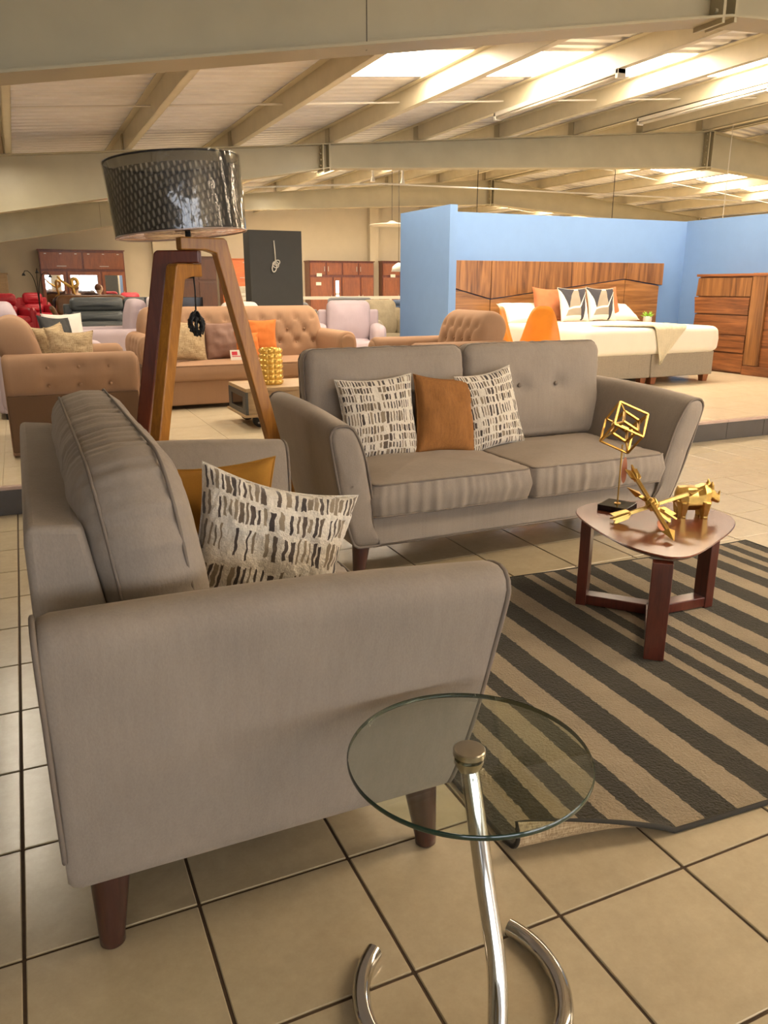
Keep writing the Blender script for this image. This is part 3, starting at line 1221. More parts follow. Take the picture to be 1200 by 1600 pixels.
def cube_edges(h, R, w_, m, off=Vector((0, 0, 0))):
    c = [R @ (Vector((x, y, z)) * h + off) for x in (-1, 1) for y in (-1, 1) for z in (-1, 1)]
    for i in range(8):
        for j in range(i + 1, 8):
            if bin(i ^ j).count('1') == 1:
                m.bar(c[i], c[j], w_, w_, (.3, .5, .8))
    return c


m = MB()
co = cube_edges(.062, Rc, .0068, m)
m.build('outer_cube', M['goldthin'], cs)
m = MB()
ci = cube_edges(.036, Rc @ Matrix.Rotation(math.radians(14), 4, 'Y') @ Matrix.Rotation(math.radians(10), 4, 'X'), .0085, m, Vector((.006, -.004, .004)))
m.build('inner_cube', M['goldthin'], cs)
for a, b in zip(co, ci):
    MB().bar(a, b, .006, .006).build('strut', M['goldthin'], cs)
tagm = MB().rings([[(x, y, z) for x, z in [(p.x, p.y) for p in crom([(0, .06, 0), (.009, .03, 0), (.010, -.03, 0), (0, -.055, 0), (-.010, -.03, 0), (-.009, .03, 0)], 24)]] for y in (-.0007, .0007)])
tagm.xf(Matrix.Translation((.014, -.012, .165)) @ Matrix.Rotation(-1.0, 4, 'Z'))
tg = tagm.build('price_tag', M['copper'], cs)
MB().tube([(.006, -.006, .277), (.013, -.012, .25), (.014, -.012, .222)], .0012, 5).build('string', M['white'], tg)

# three crossed gold arrows
aj = thing('arrow_sculpture', 'gold sculpture of three crossed arrows lying on the wooden table beside the animal figure', 'sculpture', (2.30, .79, zt))
cj = Vector((0, 0, .084))


def arrow(head, tail, width=.014):
    """square rod with a pyramid head and a flat fletched tail"""
    head, tail = Vector(head), Vector(tail)
    d = (head - tail).normalized()
    m = MB()
    m.bar(tail + d * .02, head - d * .045, width, width, (0, .2, 1))
    x = d.cross(Vector((0, .2, 1))).normalized()
    z = x.cross(d)
    b = head - d * .062
    ring = [b + x * .027, b + z * .014, b - x * .027, b - z * .014]
    m.add(ring + [head, b - d * .0], [(0, 1, 4), (1, 2, 4), (2, 3, 4), (3, 0, 4), (3, 2, 1, 0)])
    # fletch: two vanes, swept
    for s, x, z in ((1, x, z), (-1, x, z), (1, z, x), (-1, z, x)):
        p = [tail + d * .085, tail + d * .062 + x * s * .021, tail - d * .002 + x * s * .024, tail + d * .016]
        m.add([q + z * .004 for q in p] + [q - z * .004 for q in p], [(0, 1, 2, 3), (7, 6, 5, 4), (0, 4, 5, 1), (1, 5, 6, 2), (2, 6, 7, 3), (3, 7, 4, 0)])
    return m.build('arrow', M['gold'], aj, bevel=.0012, seg=1)


arrow((.215, -.045, .135), (-.12, .085, .016))
arrow((-.085, -.215, .008), (.06, .20, .175))
arrow((-.085, .06, .15), (.115, .0, .012))
kn = MB()
for k in range(3):
    ring = [Vector((.024 * math.cos(a * PI / 3), 0, .024 * math.sin(a * PI / 3))) for a in range(6)]
    kn.rings([[p + Vector((0, y, 0)) for p in ring] for y in (-.018, .018)])
    kn.xf(Matrix.Translation(cj) @ Matrix.Rotation(k * 1.1, 4, 'Z') @ Matrix.Rotation(.5, 4, 'X'), len(kn.v) - 12)
kn.build('knot', M['gold'], aj, bevel=.002, seg=1)
m = MB().lathe([(.022, -.0006), (.022, .0006)], 24)
m.xf(Matrix.Translation((-.03, -.09, .028)) @ Matrix.Rotation(math.radians(62), 4, Vector((1, .3, 0))) @ Matrix.Scale(1.25, 4, (1, 0, 0)))
tg = m.build('price_tag', M['copper'], aj)
MB().tube([(-.02, -.055, .065), (-.028, -.08, .05), (-.03, -.085, .042)], .0009, 5).build('string', M['white'], tg)

# faceted gold animal figure (one continuous body)
rh = thing('animal_figurine', 'faceted gold horned animal figurine standing at the right of the crossed arrows', 'figurine', (2.545, .815, zt), math.radians(-27))
m = MB()


def hexring(x, cy, cz, ry, rz, n=8, tilt=0):
    g = []
    for k in range(n):
        a = 2 * PI * k / n + PI / n
        g.append((x + tilt * rz * math.sin(a), cy + ry * math.cos(a), cz + rz * math.sin(a)))
    return g


m.rings([hexring(-.092, 0, .085, .014, .022), hexring(-.082, 0, .082, .038, .044), hexring(-.045, 0, .077, .048, .053), hexring(0, 0, .077, .047, .050), hexring(.035, 0, .084, .048, .056), hexring(.062, 0, .092, .034, .044), hexring(.07, 0, .094, .022, .03)])
m.rings([hexring(.04, 0, .098, .024, .03), hexring(.07, 0, .098, .027, .031), hexring(.088, 0, .088, .021, .026), hexring(.108, 0, .074, .015, .018), hexring(.118, 0, .070, .009, .011)])
for x, y in ((-.062, .024), (-.062, -.024), (.042, .024), (.042, -.024)):
    m.rings([[(x + r_ * math.cos(a * PI / 3), y + r_ * .9 * math.sin(a * PI / 3), z) for a in range(6)] for z, r_ in ((0, .021), (.010, .020), (.028, .024), (.07, .032))])
for y in (.013, -.013):
    m.rings([[(.066 + r_ * 1.2 * math.cos(a * PI / 2), y * (1 + k * .35) + r_ * .6 * math.sin(a * PI / 2), z) for a in range(4)] for z, r_, k in ((.118, .014, 0), (.136, .011, 1), (.152, .003, 2))])
m.rings([[(.108 + k * .004 + r_ * math.cos(a * PI / 2.5), r_ * math.sin(a * PI / 2.5), z) for a in range(5)] for z, r_, k in ((.074, .012, 0), (.092, .008, 1), (.112, .002, 2))])
m.tube([(-.085, 0, .095), (-.096, 0, .08), (-.098, 0, .055)], [.006, .005, .004], 5)
body = m.build('body', M['gold'], rh)
body.scale = (.84, 1.12, 1.0)
mod = body.modifiers.new('remesh', 'REMESH')
mod.mode = 'VOXEL'
mod.voxel_size = .0035
mod = body.modifiers.new('dec', 'DECIMATE')
mod.ratio = .12

# ------------------------------------------------------------------ round glass table with chrome C base
GC = Vector((.775, -.405, 0))
gt = thing('glass_table', 'small round clear glass side table on a curved chrome pole and open ring base', 'table', (GC.x, GC.y, 0))
HG = .50
MB().lathe([(0, HG - .005), (.214, HG - .005), (.214, HG + .004), (0, HG + .004)], 96, cap=False).build('glass_top', M['glass'], gt, smooth=True, auto=40)
MB().lathe([(.2145, HG - .0055), (.2165, HG - .003), (.2165, HG + .002), (.2145, HG + .0045)], 96, cap=False).build('glass_edge', M['glassedge'], gt, smooth=True)
cp = MB().lathe([(0, HG + .016), (.027, HG + .015), (.029, HG + .013), (.029, HG + .004)], 32, cap=False)
cp.lathe([(.026, HG - .005), (.026, HG - .012), (.017, HG - .03)], 32, cap=False)
cp.build('top_cap', M['steel'], gt, smooth=True, auto=40)
ringc = Vector((-.02, -.035, .018))
d0 = math.radians(-102)
rp = [(ringc.x + .19 * math.cos(a), ringc.y + .19 * math.sin(a), .018) for a in [d0 + math.radians(-131 + 262 * i / 60) for i in range(61)]]
MB().tube(rp, .0172, 16).build('ring_base', M['chrome'], gt, smooth=True, auto=50)
bx, by = ringc.x + .19 * math.cos(d0), ringc.y + .19 * math.sin(d0)
pole = crom([(0, 0, HG - .014), (.0, -.005, HG - .03), (-.002, -.03, .41), (-.004, -.075, .29), (-.012, -.135, .16), (bx * .7, by * .86, .07), (bx, by, .018)], 40, closed=False)
MB().tube(pole, .0172, 16).build('pole', M['chrome'], gt, smooth=True, auto=50)

# ------------------------------------------------------------------ tripod floor lamp
LC = Vector((.82, 2.03, 0))
fl = thing('floor_lamp', 'tripod floor lamp with wooden legs and plastic-wrapped black drum shade behind the loveseat', 'lamp', (LC.x, LC.y, 0))


def lamp_leg(name_mat, z1, hgt, foot, reach, thick):
    foot = Vector(foot) - LC
    d = Vector((foot.x, foot.y, 0))
    L = d.length
    ang = math.atan2(d.y, d.x)
    zt_, zb = z1, z1 - hgt
    w0 = .058
    # profile in (radial, z): arm from past the centre, bend, splayed leg
    s = (L - reach) / zb
    pts = [(-.045, zt_), (reach + .005, zt_), (reach + .018, zt_ - .012), (L + .012, 0.0), (L - w0 + .012, 0.0), (reach - w0 + .012 + .012, zb - .012), (reach - w0 - .02, zb), (-.045, zb)]
    m = MB().prism(pts, thick, 'y', -thick / 2)
    m.xf(Matrix.Rotation(ang, 4, 'Z'))
    return m.build('leg', M[name_mat], fl, bevel=.006, seg=3)


lamp_leg('lampA', 1.495, .052, (1.335, 2.13, 0), .145, .055)
lamp_leg('lampB', 1.442, .052, (.455, 2.19, 0), .125, .055)
lamp_leg('lampA', 1.388, .052, (.462, 1.74, 0), .10, .055)
MB().tube([(0, 0, 1.33), (0, 0, 1.56)], .012, 10).build('stem', M['blackmat'], fl, smooth=True)
cord = MB().tube([(.01, -.01, 1.34), (.012, -.012, 1.28), (.01, -.012, 1.20)], .0035, 6)
cord.build('cord', M['blackmat'], fl, smooth=True)
bun = MB()
rnd = random.Random(3)
for k in range(11):
    a = rnd.random() * PI
    pp_ = []
    for i in range(20):
        th = 2 * PI * i / 20
        pp_.append((.01 + .030 * math.cos(th) * math.cos(a) + rnd.uniform(-.006, .006), -.012 + .030 * math.cos(th) * math.sin(a) + rnd.uniform(-.005, .005), 1.155 + rnd.uniform(-.004, .004) + (.030 + .024 * rnd.random()) * math.sin(th) - .012))
    bun.tube(pp_, .0042, 6, closed=True)
bun.lathe([(.008, 1.15), (.017, 1.155), (.017, 1.17), (.008, 1.175)], 10, (.01, -.012, 0))
bun.build('cord_bundle', M['blackmat'], fl, smooth=True)
TI = Matrix.Translation((-.022, .010, 1.508)) @ Matrix.Rotation(math.radians(4.6), 4, Vector((math.sin(-YAW), math.cos(YAW), 0)) * -1)
SH, R0, R1 = .278, .263, .270


def drum(r0, r1, z0, z1, n=72):
    m = MB()

    def fn(a, b):
        th = 2 * PI * a
        r = lerp(r0, r1, b)
        return (r * math.cos(th), r * math.sin(th), lerp(z0, z1, b))
    m.grid(fn, n, 10)
    return m.xf(TI)


sh = drum(R0, R1, 0, SH).build('lamp_shade', M['shade'], fl, smooth=True)
wrp = MB()


def wf_(a, b):
    th = 2 * PI * a
    z = lerp(-.006, SH + .006, b)
    r = lerp(R0, R1, b) + .004 + .003 * noise.noise(Vector((math.cos(th) * 3, math.sin(th) * 3, z * 2))) + .0012 * noise.noise(Vector((math.cos(th) * 11, math.sin(th) * 11, z * 3)))
    return (r * math.cos(th), r * math.sin(th), z)


wrp.grid(wf_, 160, 24).xf(TI)
wrp.build('plastic_wrap', M['wrap'], sh, smooth=True)
for z, r in ((0, R0), (SH, R1)):
    MB().tube([(r * math.cos(a * PI / 36), r * math.sin(a * PI / 36), z) for a in range(72)], .004, 6, closed=True).xf(TI).build('rim', M['blackmat'], sh, smooth=True)
dv = math.atan2(CP.y - LC.y, CP.x - LC.x)


def strip(a0, a1, dr):
    m = MB()
    m.grid(lambda a, b: ((lerp(R0, R1, b) + dr) * math.cos(dv + lerp(a0, a1, a)), (lerp(R0, R1, b) + dr) * math.sin(dv + lerp(a0, a1, a)), b * SH), 6, 4)
    return m.xf(TI)


film = MB().lathe([(0, .0), (R0 - .003, -.004)], 64, cap=False).xf(TI).build('bottom_film', M['wrap'], sh, smooth=True)
MB().tube([((R0 + .002) * math.cos(a * PI / 36), (R0 + .002) * math.sin(a * PI / 36), -.004) for a in range(72)], .0035, 6, closed=True).xf(TI).build('film_hem', M['nosing'], sh, smooth=True)
strip(.72, .88, .0015).build('shade_seam', M['blackmat'], sh, smooth=True)
# gathered plastic: short bright creases pinched together on the front
cr = MB()
for k in range(26):
    a = dv + rnd.gauss(0.0, .07)
    z0 = rnd.uniform(.03, .25)
    pts = []
    for i in range(5):
        t = i / 4
        aa = a + (t - .5) * rnd.uniform(-.16, .16)
        pts.append(((R0 + .0085) * math.cos(aa), (R0 + .0085) * math.sin(aa), z0 + (t - .5) * rnd.uniform(.01, .07)))
    cr.tube(pts, .0011, 4)
cr.xf(TI).build('film_creases', M['wrap'], sh, smooth=True)
sp = MB()
for k in range(3):
    a = dv + 1.0 + k * 2 * PI / 3
    sp.tube([(0, 0, .045), (R0 * math.cos(a), R0 * math.sin(a), .012)], .0028, 6)
sp.xf(TI).build('shade_spider', M['blackmat'], sh)
MB().lathe([(.017, .02), (.02, .03), (.02, .085), (.012, .09)], 16).xf(TI).build('bulb_socket', M['blackmat'], fl, smooth=True, auto=40)
# ------------------------------------------------------------------ showroom furniture on the platform
def soft_box(w, d, h, r=.05, puff=.015, N=72, seed=0.0, wr=0.0, R=None):
    """cushion lying flat: w along x, d along y, bottom at z=0"""
    lay = Matrix(((1, 0, 0, 0), (0, 0, -1, d), (0, 1, 0, h / 2), (0, 0, 0, 1)))
    return cushion(w, d, h, R or r * 1.2, min(r, h * .45), puff, N, wr, 20, .006, seed).xf(lay)


def soft_back(w, h, t, r=.06, puff=.03, seed=0.0, R=.09, wr=0.0, N=80):
    return cushion(w, h, t, R, min(r, t * .45), puff, N, wr, 20, .006, seed)


def feet(t, W, D, h, mat, rad=.022, inset=.07):
    for x in (-W / 2 + inset, W / 2 - inset):
        for y in (inset, D - inset):
            MB().lathe([(rad * .75, 0), (rad, h)], 12, (x, y, 0)).build('leg', mat, t, smooth=True, auto=40)


def chester(name, label, cat, loc, rz, W, D, backw, cols, low=True, group=None):
    """rolled-arm button-tufted seat"""
    t = thing(name, label, cat, loc, rz, group)
    mt = M['brownvel']
    AW = .20
    MB().bb((-W / 2 + AW * .6, .02, .04), (W / 2 - AW * .6, D - .05, .27)).build('base', mt, t, bevel=.012)
    c = soft_box(W - 2 * AW + .02, D - .25, .15, .03, .02, 90).xf(Matrix.Translation((0, -.02, .265))).build('seat_cushion', mt, t, smooth=True)
    seam_loop(W - 2 * AW + .02, D - .25, .07, .004, .004, .036, 60).xf(Matrix(((1, 0, 0, 0), (0, 0, -1, D - .25 - .02), (0, 1, 0, .34), (0, 0, 0, 1)))).build('piping', mt, c, smooth=True)
    roll = [(-.07, .04), (.075, .04), (.085, .40), (.098, .44), (.125, .50), (.128, .58), (.105, .655), (.04, .69), (-.03, .675), (-.065, .63), (-.075, .5)]
    for sx in (-1, 1):
        cx = sx * (W / 2 - .13)
        rr = []
        base = crom([(x, z, 0) for x, z in roll], 56)
        ctr = Vector((.01, .5, 0))
        bts = [(y, z) for y in (D * .22, D * .45, D * .68) for z in (.60, .48)]
        ys = [.0, .008, .03] + [.03 + (D - .05) * i / 30 for i in range(1, 31)] + [D]
        for q, y in enumerate(ys):
            g = []
            ins = (.028, .010, 0)[q] if q < 3 else (.02 if q == len(ys) - 1 else 0)
            for p in base:
                k = p.lerp(ctr, ins / max((p - ctr).length, .05)) if ins else p
                x, z = k.x, k.y
                off = 0
                for by, bz in bts:
                    if x > .06 and z > .42:
                        off += .026 * math.exp(-((y - by) ** 2 + (z - bz) ** 2) / .0016) + .008 * math.exp(-((y - by) ** 2 / .02 + (z - bz) ** 2 / .003))
                g.append((cx + sx * (x - off), y, z))
            rr.append(g)
        a = MB().rings(rr).build('arm', mt, t, smooth=True, auto=60)
        pr = []
        for ins, y in ((.03, -.001), (.036, -.010), (.06, -.014)):
            pr.append([(cx + sx * p.lerp(ctr, ins / max((p - ctr).length, .06)).x, y, p.lerp(ctr, ins / max((p - ctr).length, .06)).y) for p in base])
        MB().rings(pr).build('scroll_panel', mt, a, smooth=True, auto=50)
        for by, bz in bts:
            b = MB().lathe([(.013, -.004), (.011, .004), (0, .008)], 10)
            bx = .128 if bz < .55 else .118
            b.xf(Matrix.Translation((cx + sx * (bx - .026), by, bz)) @ Matrix.Rotation(sx * PI / 2, 4, 'Y'))
            b.build('button', mt, a, smooth=True)
        if low:
            MB().bb((cx + sx * .02 - .09, .008, .04), (cx + sx * .03 + .082, D - .005, .42)).build('arm_side_panel', M['brownvel_dim'], a, bevel=.01)
    # tufted rolled back
    prof = crom([(D - .30, .40, 0), (D - .285, .55, 0), (D - .25, .72, 0), (D - .20, .86, 0), (D - .10, .925, 0), (D - .0, .90, 0), (D + .055, .82, 0), (D + .03, .72, 0), (D - .02, .60, 0), (D - .03, .3, 0), (D - .15, .25, 0), (D - .29, .28, 0)], 80)
    pc = Vector((D - .13, .6, 0))
    bts = []
    sp = (backw - .22) / cols
    for r_, z in enumerate((.83, .69, .55)):
        for i in range(cols + 1):
            x = -backw / 2 + .11 + sp * (i + (.5 if r_ % 2 else 0))
            if abs(x) < backw / 2 - .10:
                bts.append((x, z))
    segs = [(a, b) for a in bts for b in bts if abs(a[1] - b[1] - .14) < .01 and abs(a[0] - b[0]) < sp * .6]
    rr = []
    nx = max(40, int(backw * 46))
    for i in range(nx + 1):
        x = -backw / 2 + backw * i / nx
        e = max(0, abs(x) - backw / 2 + .12) / .12
        sc = 1 - (1 - math.sqrt(max(0, 1 - e * e * .97))) * .55
        g = []
        for p in prof:
            q = pc + (p - pc) * sc
            off = 0
            if p.x < D - .05 and p.y > .42:
                for bx, bz in bts:
                    d2 = (x - bx) ** 2 + (p.y - bz) ** 2
                    if d2 < .02:
                        off += .034 * math.exp(-d2 / .0011)
                md = 9
                for a, b in segs:
                    if abs(x - a[0]) > sp or p.y > a[1] + .03 or p.y < b[1] - .03:
                        continue
                    ax, az, dx, dz = a[0], a[1], b[0] - a[0], b[1] - a[1]
                    tt = max(0, min(1, ((x - ax) * dx + (p.y - az) * dz) / (dx * dx + dz * dz)))
                    md = min(md, (x - ax - dx * tt) ** 2 + (p.y - az - dz * tt) ** 2)
                off += .014 * math.exp(-md / .00022)
            n_ = (q - pc).normalized()
            g.append((x, q.x - n_.x * off, q.y - n_.y * off))
        rr.append(g)
    bk = MB().rings(rr).build('back', mt, t, smooth=True, auto=70)
    for bx, bz in bts:
        yb = min(prof, key=lambda p: abs(p.y - bz) + (9 if p.x > D - .1 else 0)).x
        b = MB().lathe([(.012, -.004), (.010, .004), (0, .007)], 8)
        b.xf(Matrix.Translation((bx, yb + .028, bz)) @ Matrix.Rotation(PI / 2, 4, 'X'))
        b.build('button', mt, bk, smooth=True)
    for x in (-W / 2 + .12, W / 2 - .12):
        for y in (.08, D - .08):
            MB().bb((x - .03, y - .03, 0), (x + .03, y + .03, .045)).build('leg', M['blackmat'], t, bevel=.004)
    return t


chester('armchair', 'brown velvet armchair with rolled buttoned arms at the left edge, back to the left', 'armchair', (.86, 4.83, ZP), PI / 2, 1.08, .86, .84, 4)
chester('armchair', 'brown tufted armchair behind the taupe sofa, its back toward the blue wall', 'armchair', (2.98, 4.66, ZP), -PI / 2, 1.02, .88, .78, 4)
chester('tufted_sofa', 'long brown tufted sofa with rolled arms behind the tripod lamp', 'sofa', (2.17, 6.05, ZP), 0, 2.16, .95, 1.92, 9)
place_pillow('throw_pillow', 'woven beige pillow at the left end of the brown tufted sofa', 'pillow', M['woven'], (1.60, 6.42, .78), .40, .40, .14, -.3, .12, .1, 31)
place_pillow('throw_pillow', 'shiny dark brown pillow next to the woven pillow on the tufted sofa', 'pillow', M['cushbrown'], (1.97, 6.46, .77), .40, .39, .15, -.3, -.05, -.03, 33, wr=.009)
place_pillow('throw_pillow', 'bright orange pillow leaning on the middle of the brown tufted sofa', 'pillow', M['orange'], (2.36, 6.52, .80), .36, .36, .12, -.28, -.1, .02, 35)
place_pillow('throw_pillow', 'small orange pillow tucked behind the lamp leg on the tufted sofa', 'pillow', M['orange'], (2.20, 6.40, .73), .26, .26, .09, -.3, .2, .05, 36)
place_pillow('throw_pillow', 'woven tan pillow with pointed corners in the brown armchair at the left edge', 'pillow', M['woven'], (.46, 4.72, .83), .36, .36, .17, -.3, .35, .1, 41, wr=.01, pinch=.17)
place_pillow('throw_pillow', 'second woven tan pillow behind the first in the armchair at the left edge', 'pillow', M['woven'], (.34, 4.98, .84), .38, .38, .15, -.2, .9, -.05, 43, wr=.01, pinch=.15)
pc_ = thing('price_card', 'white price card with red print standing on the tufted sofa seat', 'sign', (2.08, 6.22, .60), .0)
MB().bb((-.10, -.002, 0), (.10, .002, .10)).xf(Matrix.Rotation(-.25, 4, 'X')).build('card', M['paper'], pc_)
MB().bb((-.085, -.0035, .05), (-.03, -.0022, .085)).bb((-.085, -.0035, .035), (.0, -.0022, .042)).xf(Matrix.Rotation(-.25, 4, 'X')).build('red_print', M['red_ink'], pc_)
MB().bb((.02, -.0035, .06), (.08, -.0022, .068)).bb((.02, -.0035, .045), (.07, -.0022, .05)).xf(Matrix.Rotation(-.25, 4, 'X')).build('grey_print', M['greycl'], pc_)

# wheeled coffee table with gold vase
ca = thing('wheeled_table', 'pale wood industrial coffee table on black wheels in front of the tufted sofa', 'table', (2.32, 5.07, ZP))
MB().bb((-.58, -.29, .30), (.58, .29, .33)).build('tabletop', M['cartwood'], ca, bevel=.003)
MB().bb((-.56, -.26, .115), (.56, .26, .30)).build('body', M['cartwood'], ca, bevel=.003)
MB().bb((-.60, -.30, .095), (.60, .30, .115)).build('lower_shelf', M['cartwood'], ca, bevel=.003)
for s in (-1, 1):
    e = MB()
    x = s * .572
    e.bb((x - .012, -.285, .115), (x + .012, .285, .155)).bb((x - .012, -.285, .255), (x + .012, .285, .30))
    e.bb((x - .012, -.285, .155), (x + .012, -.19, .255)).bb((x - .012, .19, .155), (x + .012, .285, .255))
    e.build('end_plate', M['cartmetal'], ca, bevel=.002)
    MB().bb((x - .006, -.19, .155), (x + .004, .19, .255)).build('end_recess', M['black'], ca)
    for y in (-.2, .2):
        wm = MB().lathe([(0, -.02), (.05, -.02), (.06, -.012), (.06, .012), (.05, .02), (0, .02)], 24)
        wm.xf(Matrix.Translation((s * .45, y, .06)) @ Matrix.Rotation(PI / 2, 4, 'X'))
        wh = wm.build('wheel', M['rubber'], ca, smooth=True, auto=40)
        for k in range(3):
            MB().lathe([(.009, 0), (.009, .003)], 8).xf(Matrix.Translation((s * .45 + .027 * math.cos(k * 2.1), y - .0205, .06 + .027 * math.sin(k * 2.1))) @ Matrix.Rotation(PI / 2, 4, 'X')).build('wheel_bolt', M['hub'], wh)
        MB().bb((s * .45 - .03, y - .028, .085), (s * .45 + .03, y - .022, .098)).bb((s * .45 - .03, y + .022, .085), (s * .45 + .03, y + .028, .098)).build('wheel_fork', M['cartmetal'], ca)
vz = tag(MB().grid(lambda a, b: ((.088 + .013 * abs(math.sin(a * PI * 12)) ** .7 * abs(math.sin(b * PI * 7)) ** .7) * math.cos(2 * PI * a), (.088 + .013 * abs(math.sin(a * PI * 12)) ** .7 * abs(math.sin(b * PI * 7)) ** .7) * math.sin(2 * PI * a), b * .30), 145, 57).build('vase', M['vase'], None, smooth=True),
         'gold bubble glass vase on the pale wheeled coffee table', 'vase')
MB().lathe([(.085, .30), (.08, .295), (.076, .02), (0, .015)], 40, cap=False).build('inner_wall', M['vase'], vz, smooth=True)
vz.location = (2.03, 5.02, ZP + .33)
ts = tag(bpy.data.objects.new('tassel_cloth', None), 'beige fringed cloth end with tassels at the right end of the wheeled table', 'cloth')
COL.objects.link(ts)
ts.location = (2.62, 5.0, ZP + .33)
MB().grid(lambda a, b: (a * .3 - .05, b * .3 - .15, .008 + .012 * math.sin(a * 5 + b * 3) ** 2), 12, 12).build('cloth', M['bedwhite'], ts, smooth=True)
for k in range(6):
    y = -.15 + .06 * k
    MB().tube([(-.05, y, .012), (-.09, y - .01, .02 + .02 * (k % 2)), (-.14, y - .015 * (k % 3), .008)], [.006, .008, .005], 6).build('tassel', M['bedwhite'], ts, smooth=True)

# orange butterfly chair
bc = thing('butterfly_chair', 'orange leather butterfly chair with thin metal frame beside the bed', 'chair', (4.55, 4.80, ZP), math.radians(2))


def sling(a, b):
    # leather bowl hung on four rounded lobes: two high ones at the back, two low ones in front
    ph = (a * 2 - 1) * 180
    q = abs(ph)
    top = .44 + .50 * math.exp(-((q - 44) / 32.0) ** 4) + .10 * math.exp(-((q - 140) / 22.0) ** 2)
    if q < 44:
        top = .56 + .38 * math.exp(-((q - 44) / 29.0) ** 4)
    k = b ** .9
    r = .07 + .27 * b ** .75
    th = math.radians(ph)
    return (r * math.sin(th) * 1.05, r * math.cos(th), lerp(.34, top, k ** 1.4))


sl = MB().grid(sling, 121, 20).build('sling_seat', plain('orange_leather', '#df8a1e', .45, 0, .05, 12), bc, smooth=True)
sm = sl.modifiers.new('thick', 'SOLIDIFY')
sm.thickness = .008
def lobe(deg, b=1.0):
    return sling((deg / 180 + 1) / 2, b)


fm = [[lobe(-44), (-.24, .10, .40), (.24, -.24, .0), (.30, -.26, .0), lobe(140)], [lobe(44), (.24, .10, .40), (-.24, -.24, .0), (-.30, -.26, .0), lobe(-140)]]
for pth in fm:
    MB().tube(crom(pth, 30, False), .008, 8).build('frame_rod', M['blackmat'], bc, smooth=True)

# ------------------------------------------------------------------ bedroom set
BX, BV = 6.86, 5.72
bed = thing('bed', 'king bed with white bedding on a taupe upholstered split base before the blue wall', 'bed', (BX, BV, ZP))
for s in (-1, 1):
    x0, x1 = (-.985, -.004) if s < 0 else (.004, .985)
    MB().bb((x0, .02, .085), (x1, 2.02, .37)).build('base', M['bedbase'], bed, bevel=.015, seg=3)
    for x in (x0 + .09, x1 - .06):
        for y in (.10, 1.9):
            MB().rings([[(x + a * q, y + b * q, z) for a, b in ((-1, -1), (1, -1), (1, 1), (-1, 1))] for z, q in ((0, .034), (.09, .045))]).build('leg', wood('bed_leg_wood', '#7a4526', '#94562f', 3) if 'bedleg' not in M else M['bedleg'], bed, bevel=.003)
            M.setdefault('bedleg', bpy.data.materials['bed_leg_wood'])
soft_box(2.06, 2.08, .31, .075, .012, 140, 2.0, .008, .10).xf(Matrix.Translation((0, -.03, .355))).build('mattress', M['bedwhite'], bed, smooth=True)
# throw blanket over the front edge
th = tag(bpy.data.objects.new('throw_blanket', None), 'cream knitted throw hanging in a point over the foot of the bed', 'blanket')
COL.objects.link(th)
th.location = (BX, BV - .03, ZP + .675)


def thr(a, b):
    # a across, b from the back on top to the tip hanging in front
    wv = .006 * math.sin(a * 40) + .004 * noise.noise(Vector((a * 6, b * 6, 2)))
    if b < .6:
        k = b / .6
        x = lerp(lerp(-.62, -.05, k ** 1.5), lerp(.55, .46, k), a)
        return (x, lerp(.42, .02, k) + .02 * a, .012 + wv)
    k = (b - .6) / .4
    x = lerp(-.05, .46, a)
    tip = .06
    x = lerp(x, tip, k ** 1.2)
    drop = .44 * k
    ang = min(1, k / .2)
    return (x, .02 - .045 * math.sin(ang * PI / 2) - .01 * math.sin(a * 9) * k, .012 - drop * (k ** .3) + wv * .5)


tb = MB().grid(thr, 50, 60).build('knit', fabric('cream_knit', '#c9bd9f', .15, 300, .6, .1), th, smooth=True)
sm = tb.modifiers.new('thick', 'SOLIDIFY')
sm.thickness = .010


def abstract_pillow():
    a = NT('abstract_print_cloth')
    tc = a.n('TexCoord')
    sep = a.n('SeparateXYZ')
    a.l(tc.outputs['UV'], sep.inputs[0])
    U, V = sep.outputs[0], sep.outputs[1]
    dark, tan, white = rgb('#37353a'), rgb('#8d8271'), rgb('#ddd4c4')

    def less(x, y):
        return a.math('LESS_THAN', x, y)
    edge = a.math('SUBTRACT', .93, a.math('MULTIPLY', a.math('SUBTRACT', .5, U), 2.05))
    m_hill = a.math('MULTIPLY', a.math('MULTIPLY', less(V, edge), less(U, .62)), less(V, .93))
    band = a.math('MULTIPLY', a.math('GREATER_THAN', U, .62), less(U, a.math('ADD', .68, a.math('MULTIPLY', V, .36))))
    m_top = a.math('MULTIPLY', a.math('MULTIPLY', less(U, .62), a.math('GREATER_THAN', V, edge)), a.math('GREATER_THAN', V, a.math('SUBTRACT', .95, a.math('MULTIPLY', U, 2.3))))
    c = a.mix(m_top, white, dark)
    c = a.mix(m_hill, c, tan)
    c = a.mix(a.math('MULTIPLY', less(V, .16), less(U, .62)), c, white)
    c = a.mix(band, c, dark)
    rise = a.math('POWER', a.math('MAXIMUM', a.math('SUBTRACT', U, .58), 0.0), 1.2)
    curve = a.math('ADD', a.math('ADD', .30, a.math('MULTIPLY', a.math('SINE', a.math('MULTIPLY', U, 2.6)), .13)), a.math('MULTIPLY', rise, 1.5))
    line = less(a.math('ABSOLUTE', a.math('SUBTRACT', V, curve)), .026)
    a.l(a.mix(line, c, white), a.b.inputs['Base Color'])
    a.set(Roughness=.9)
    return a.m


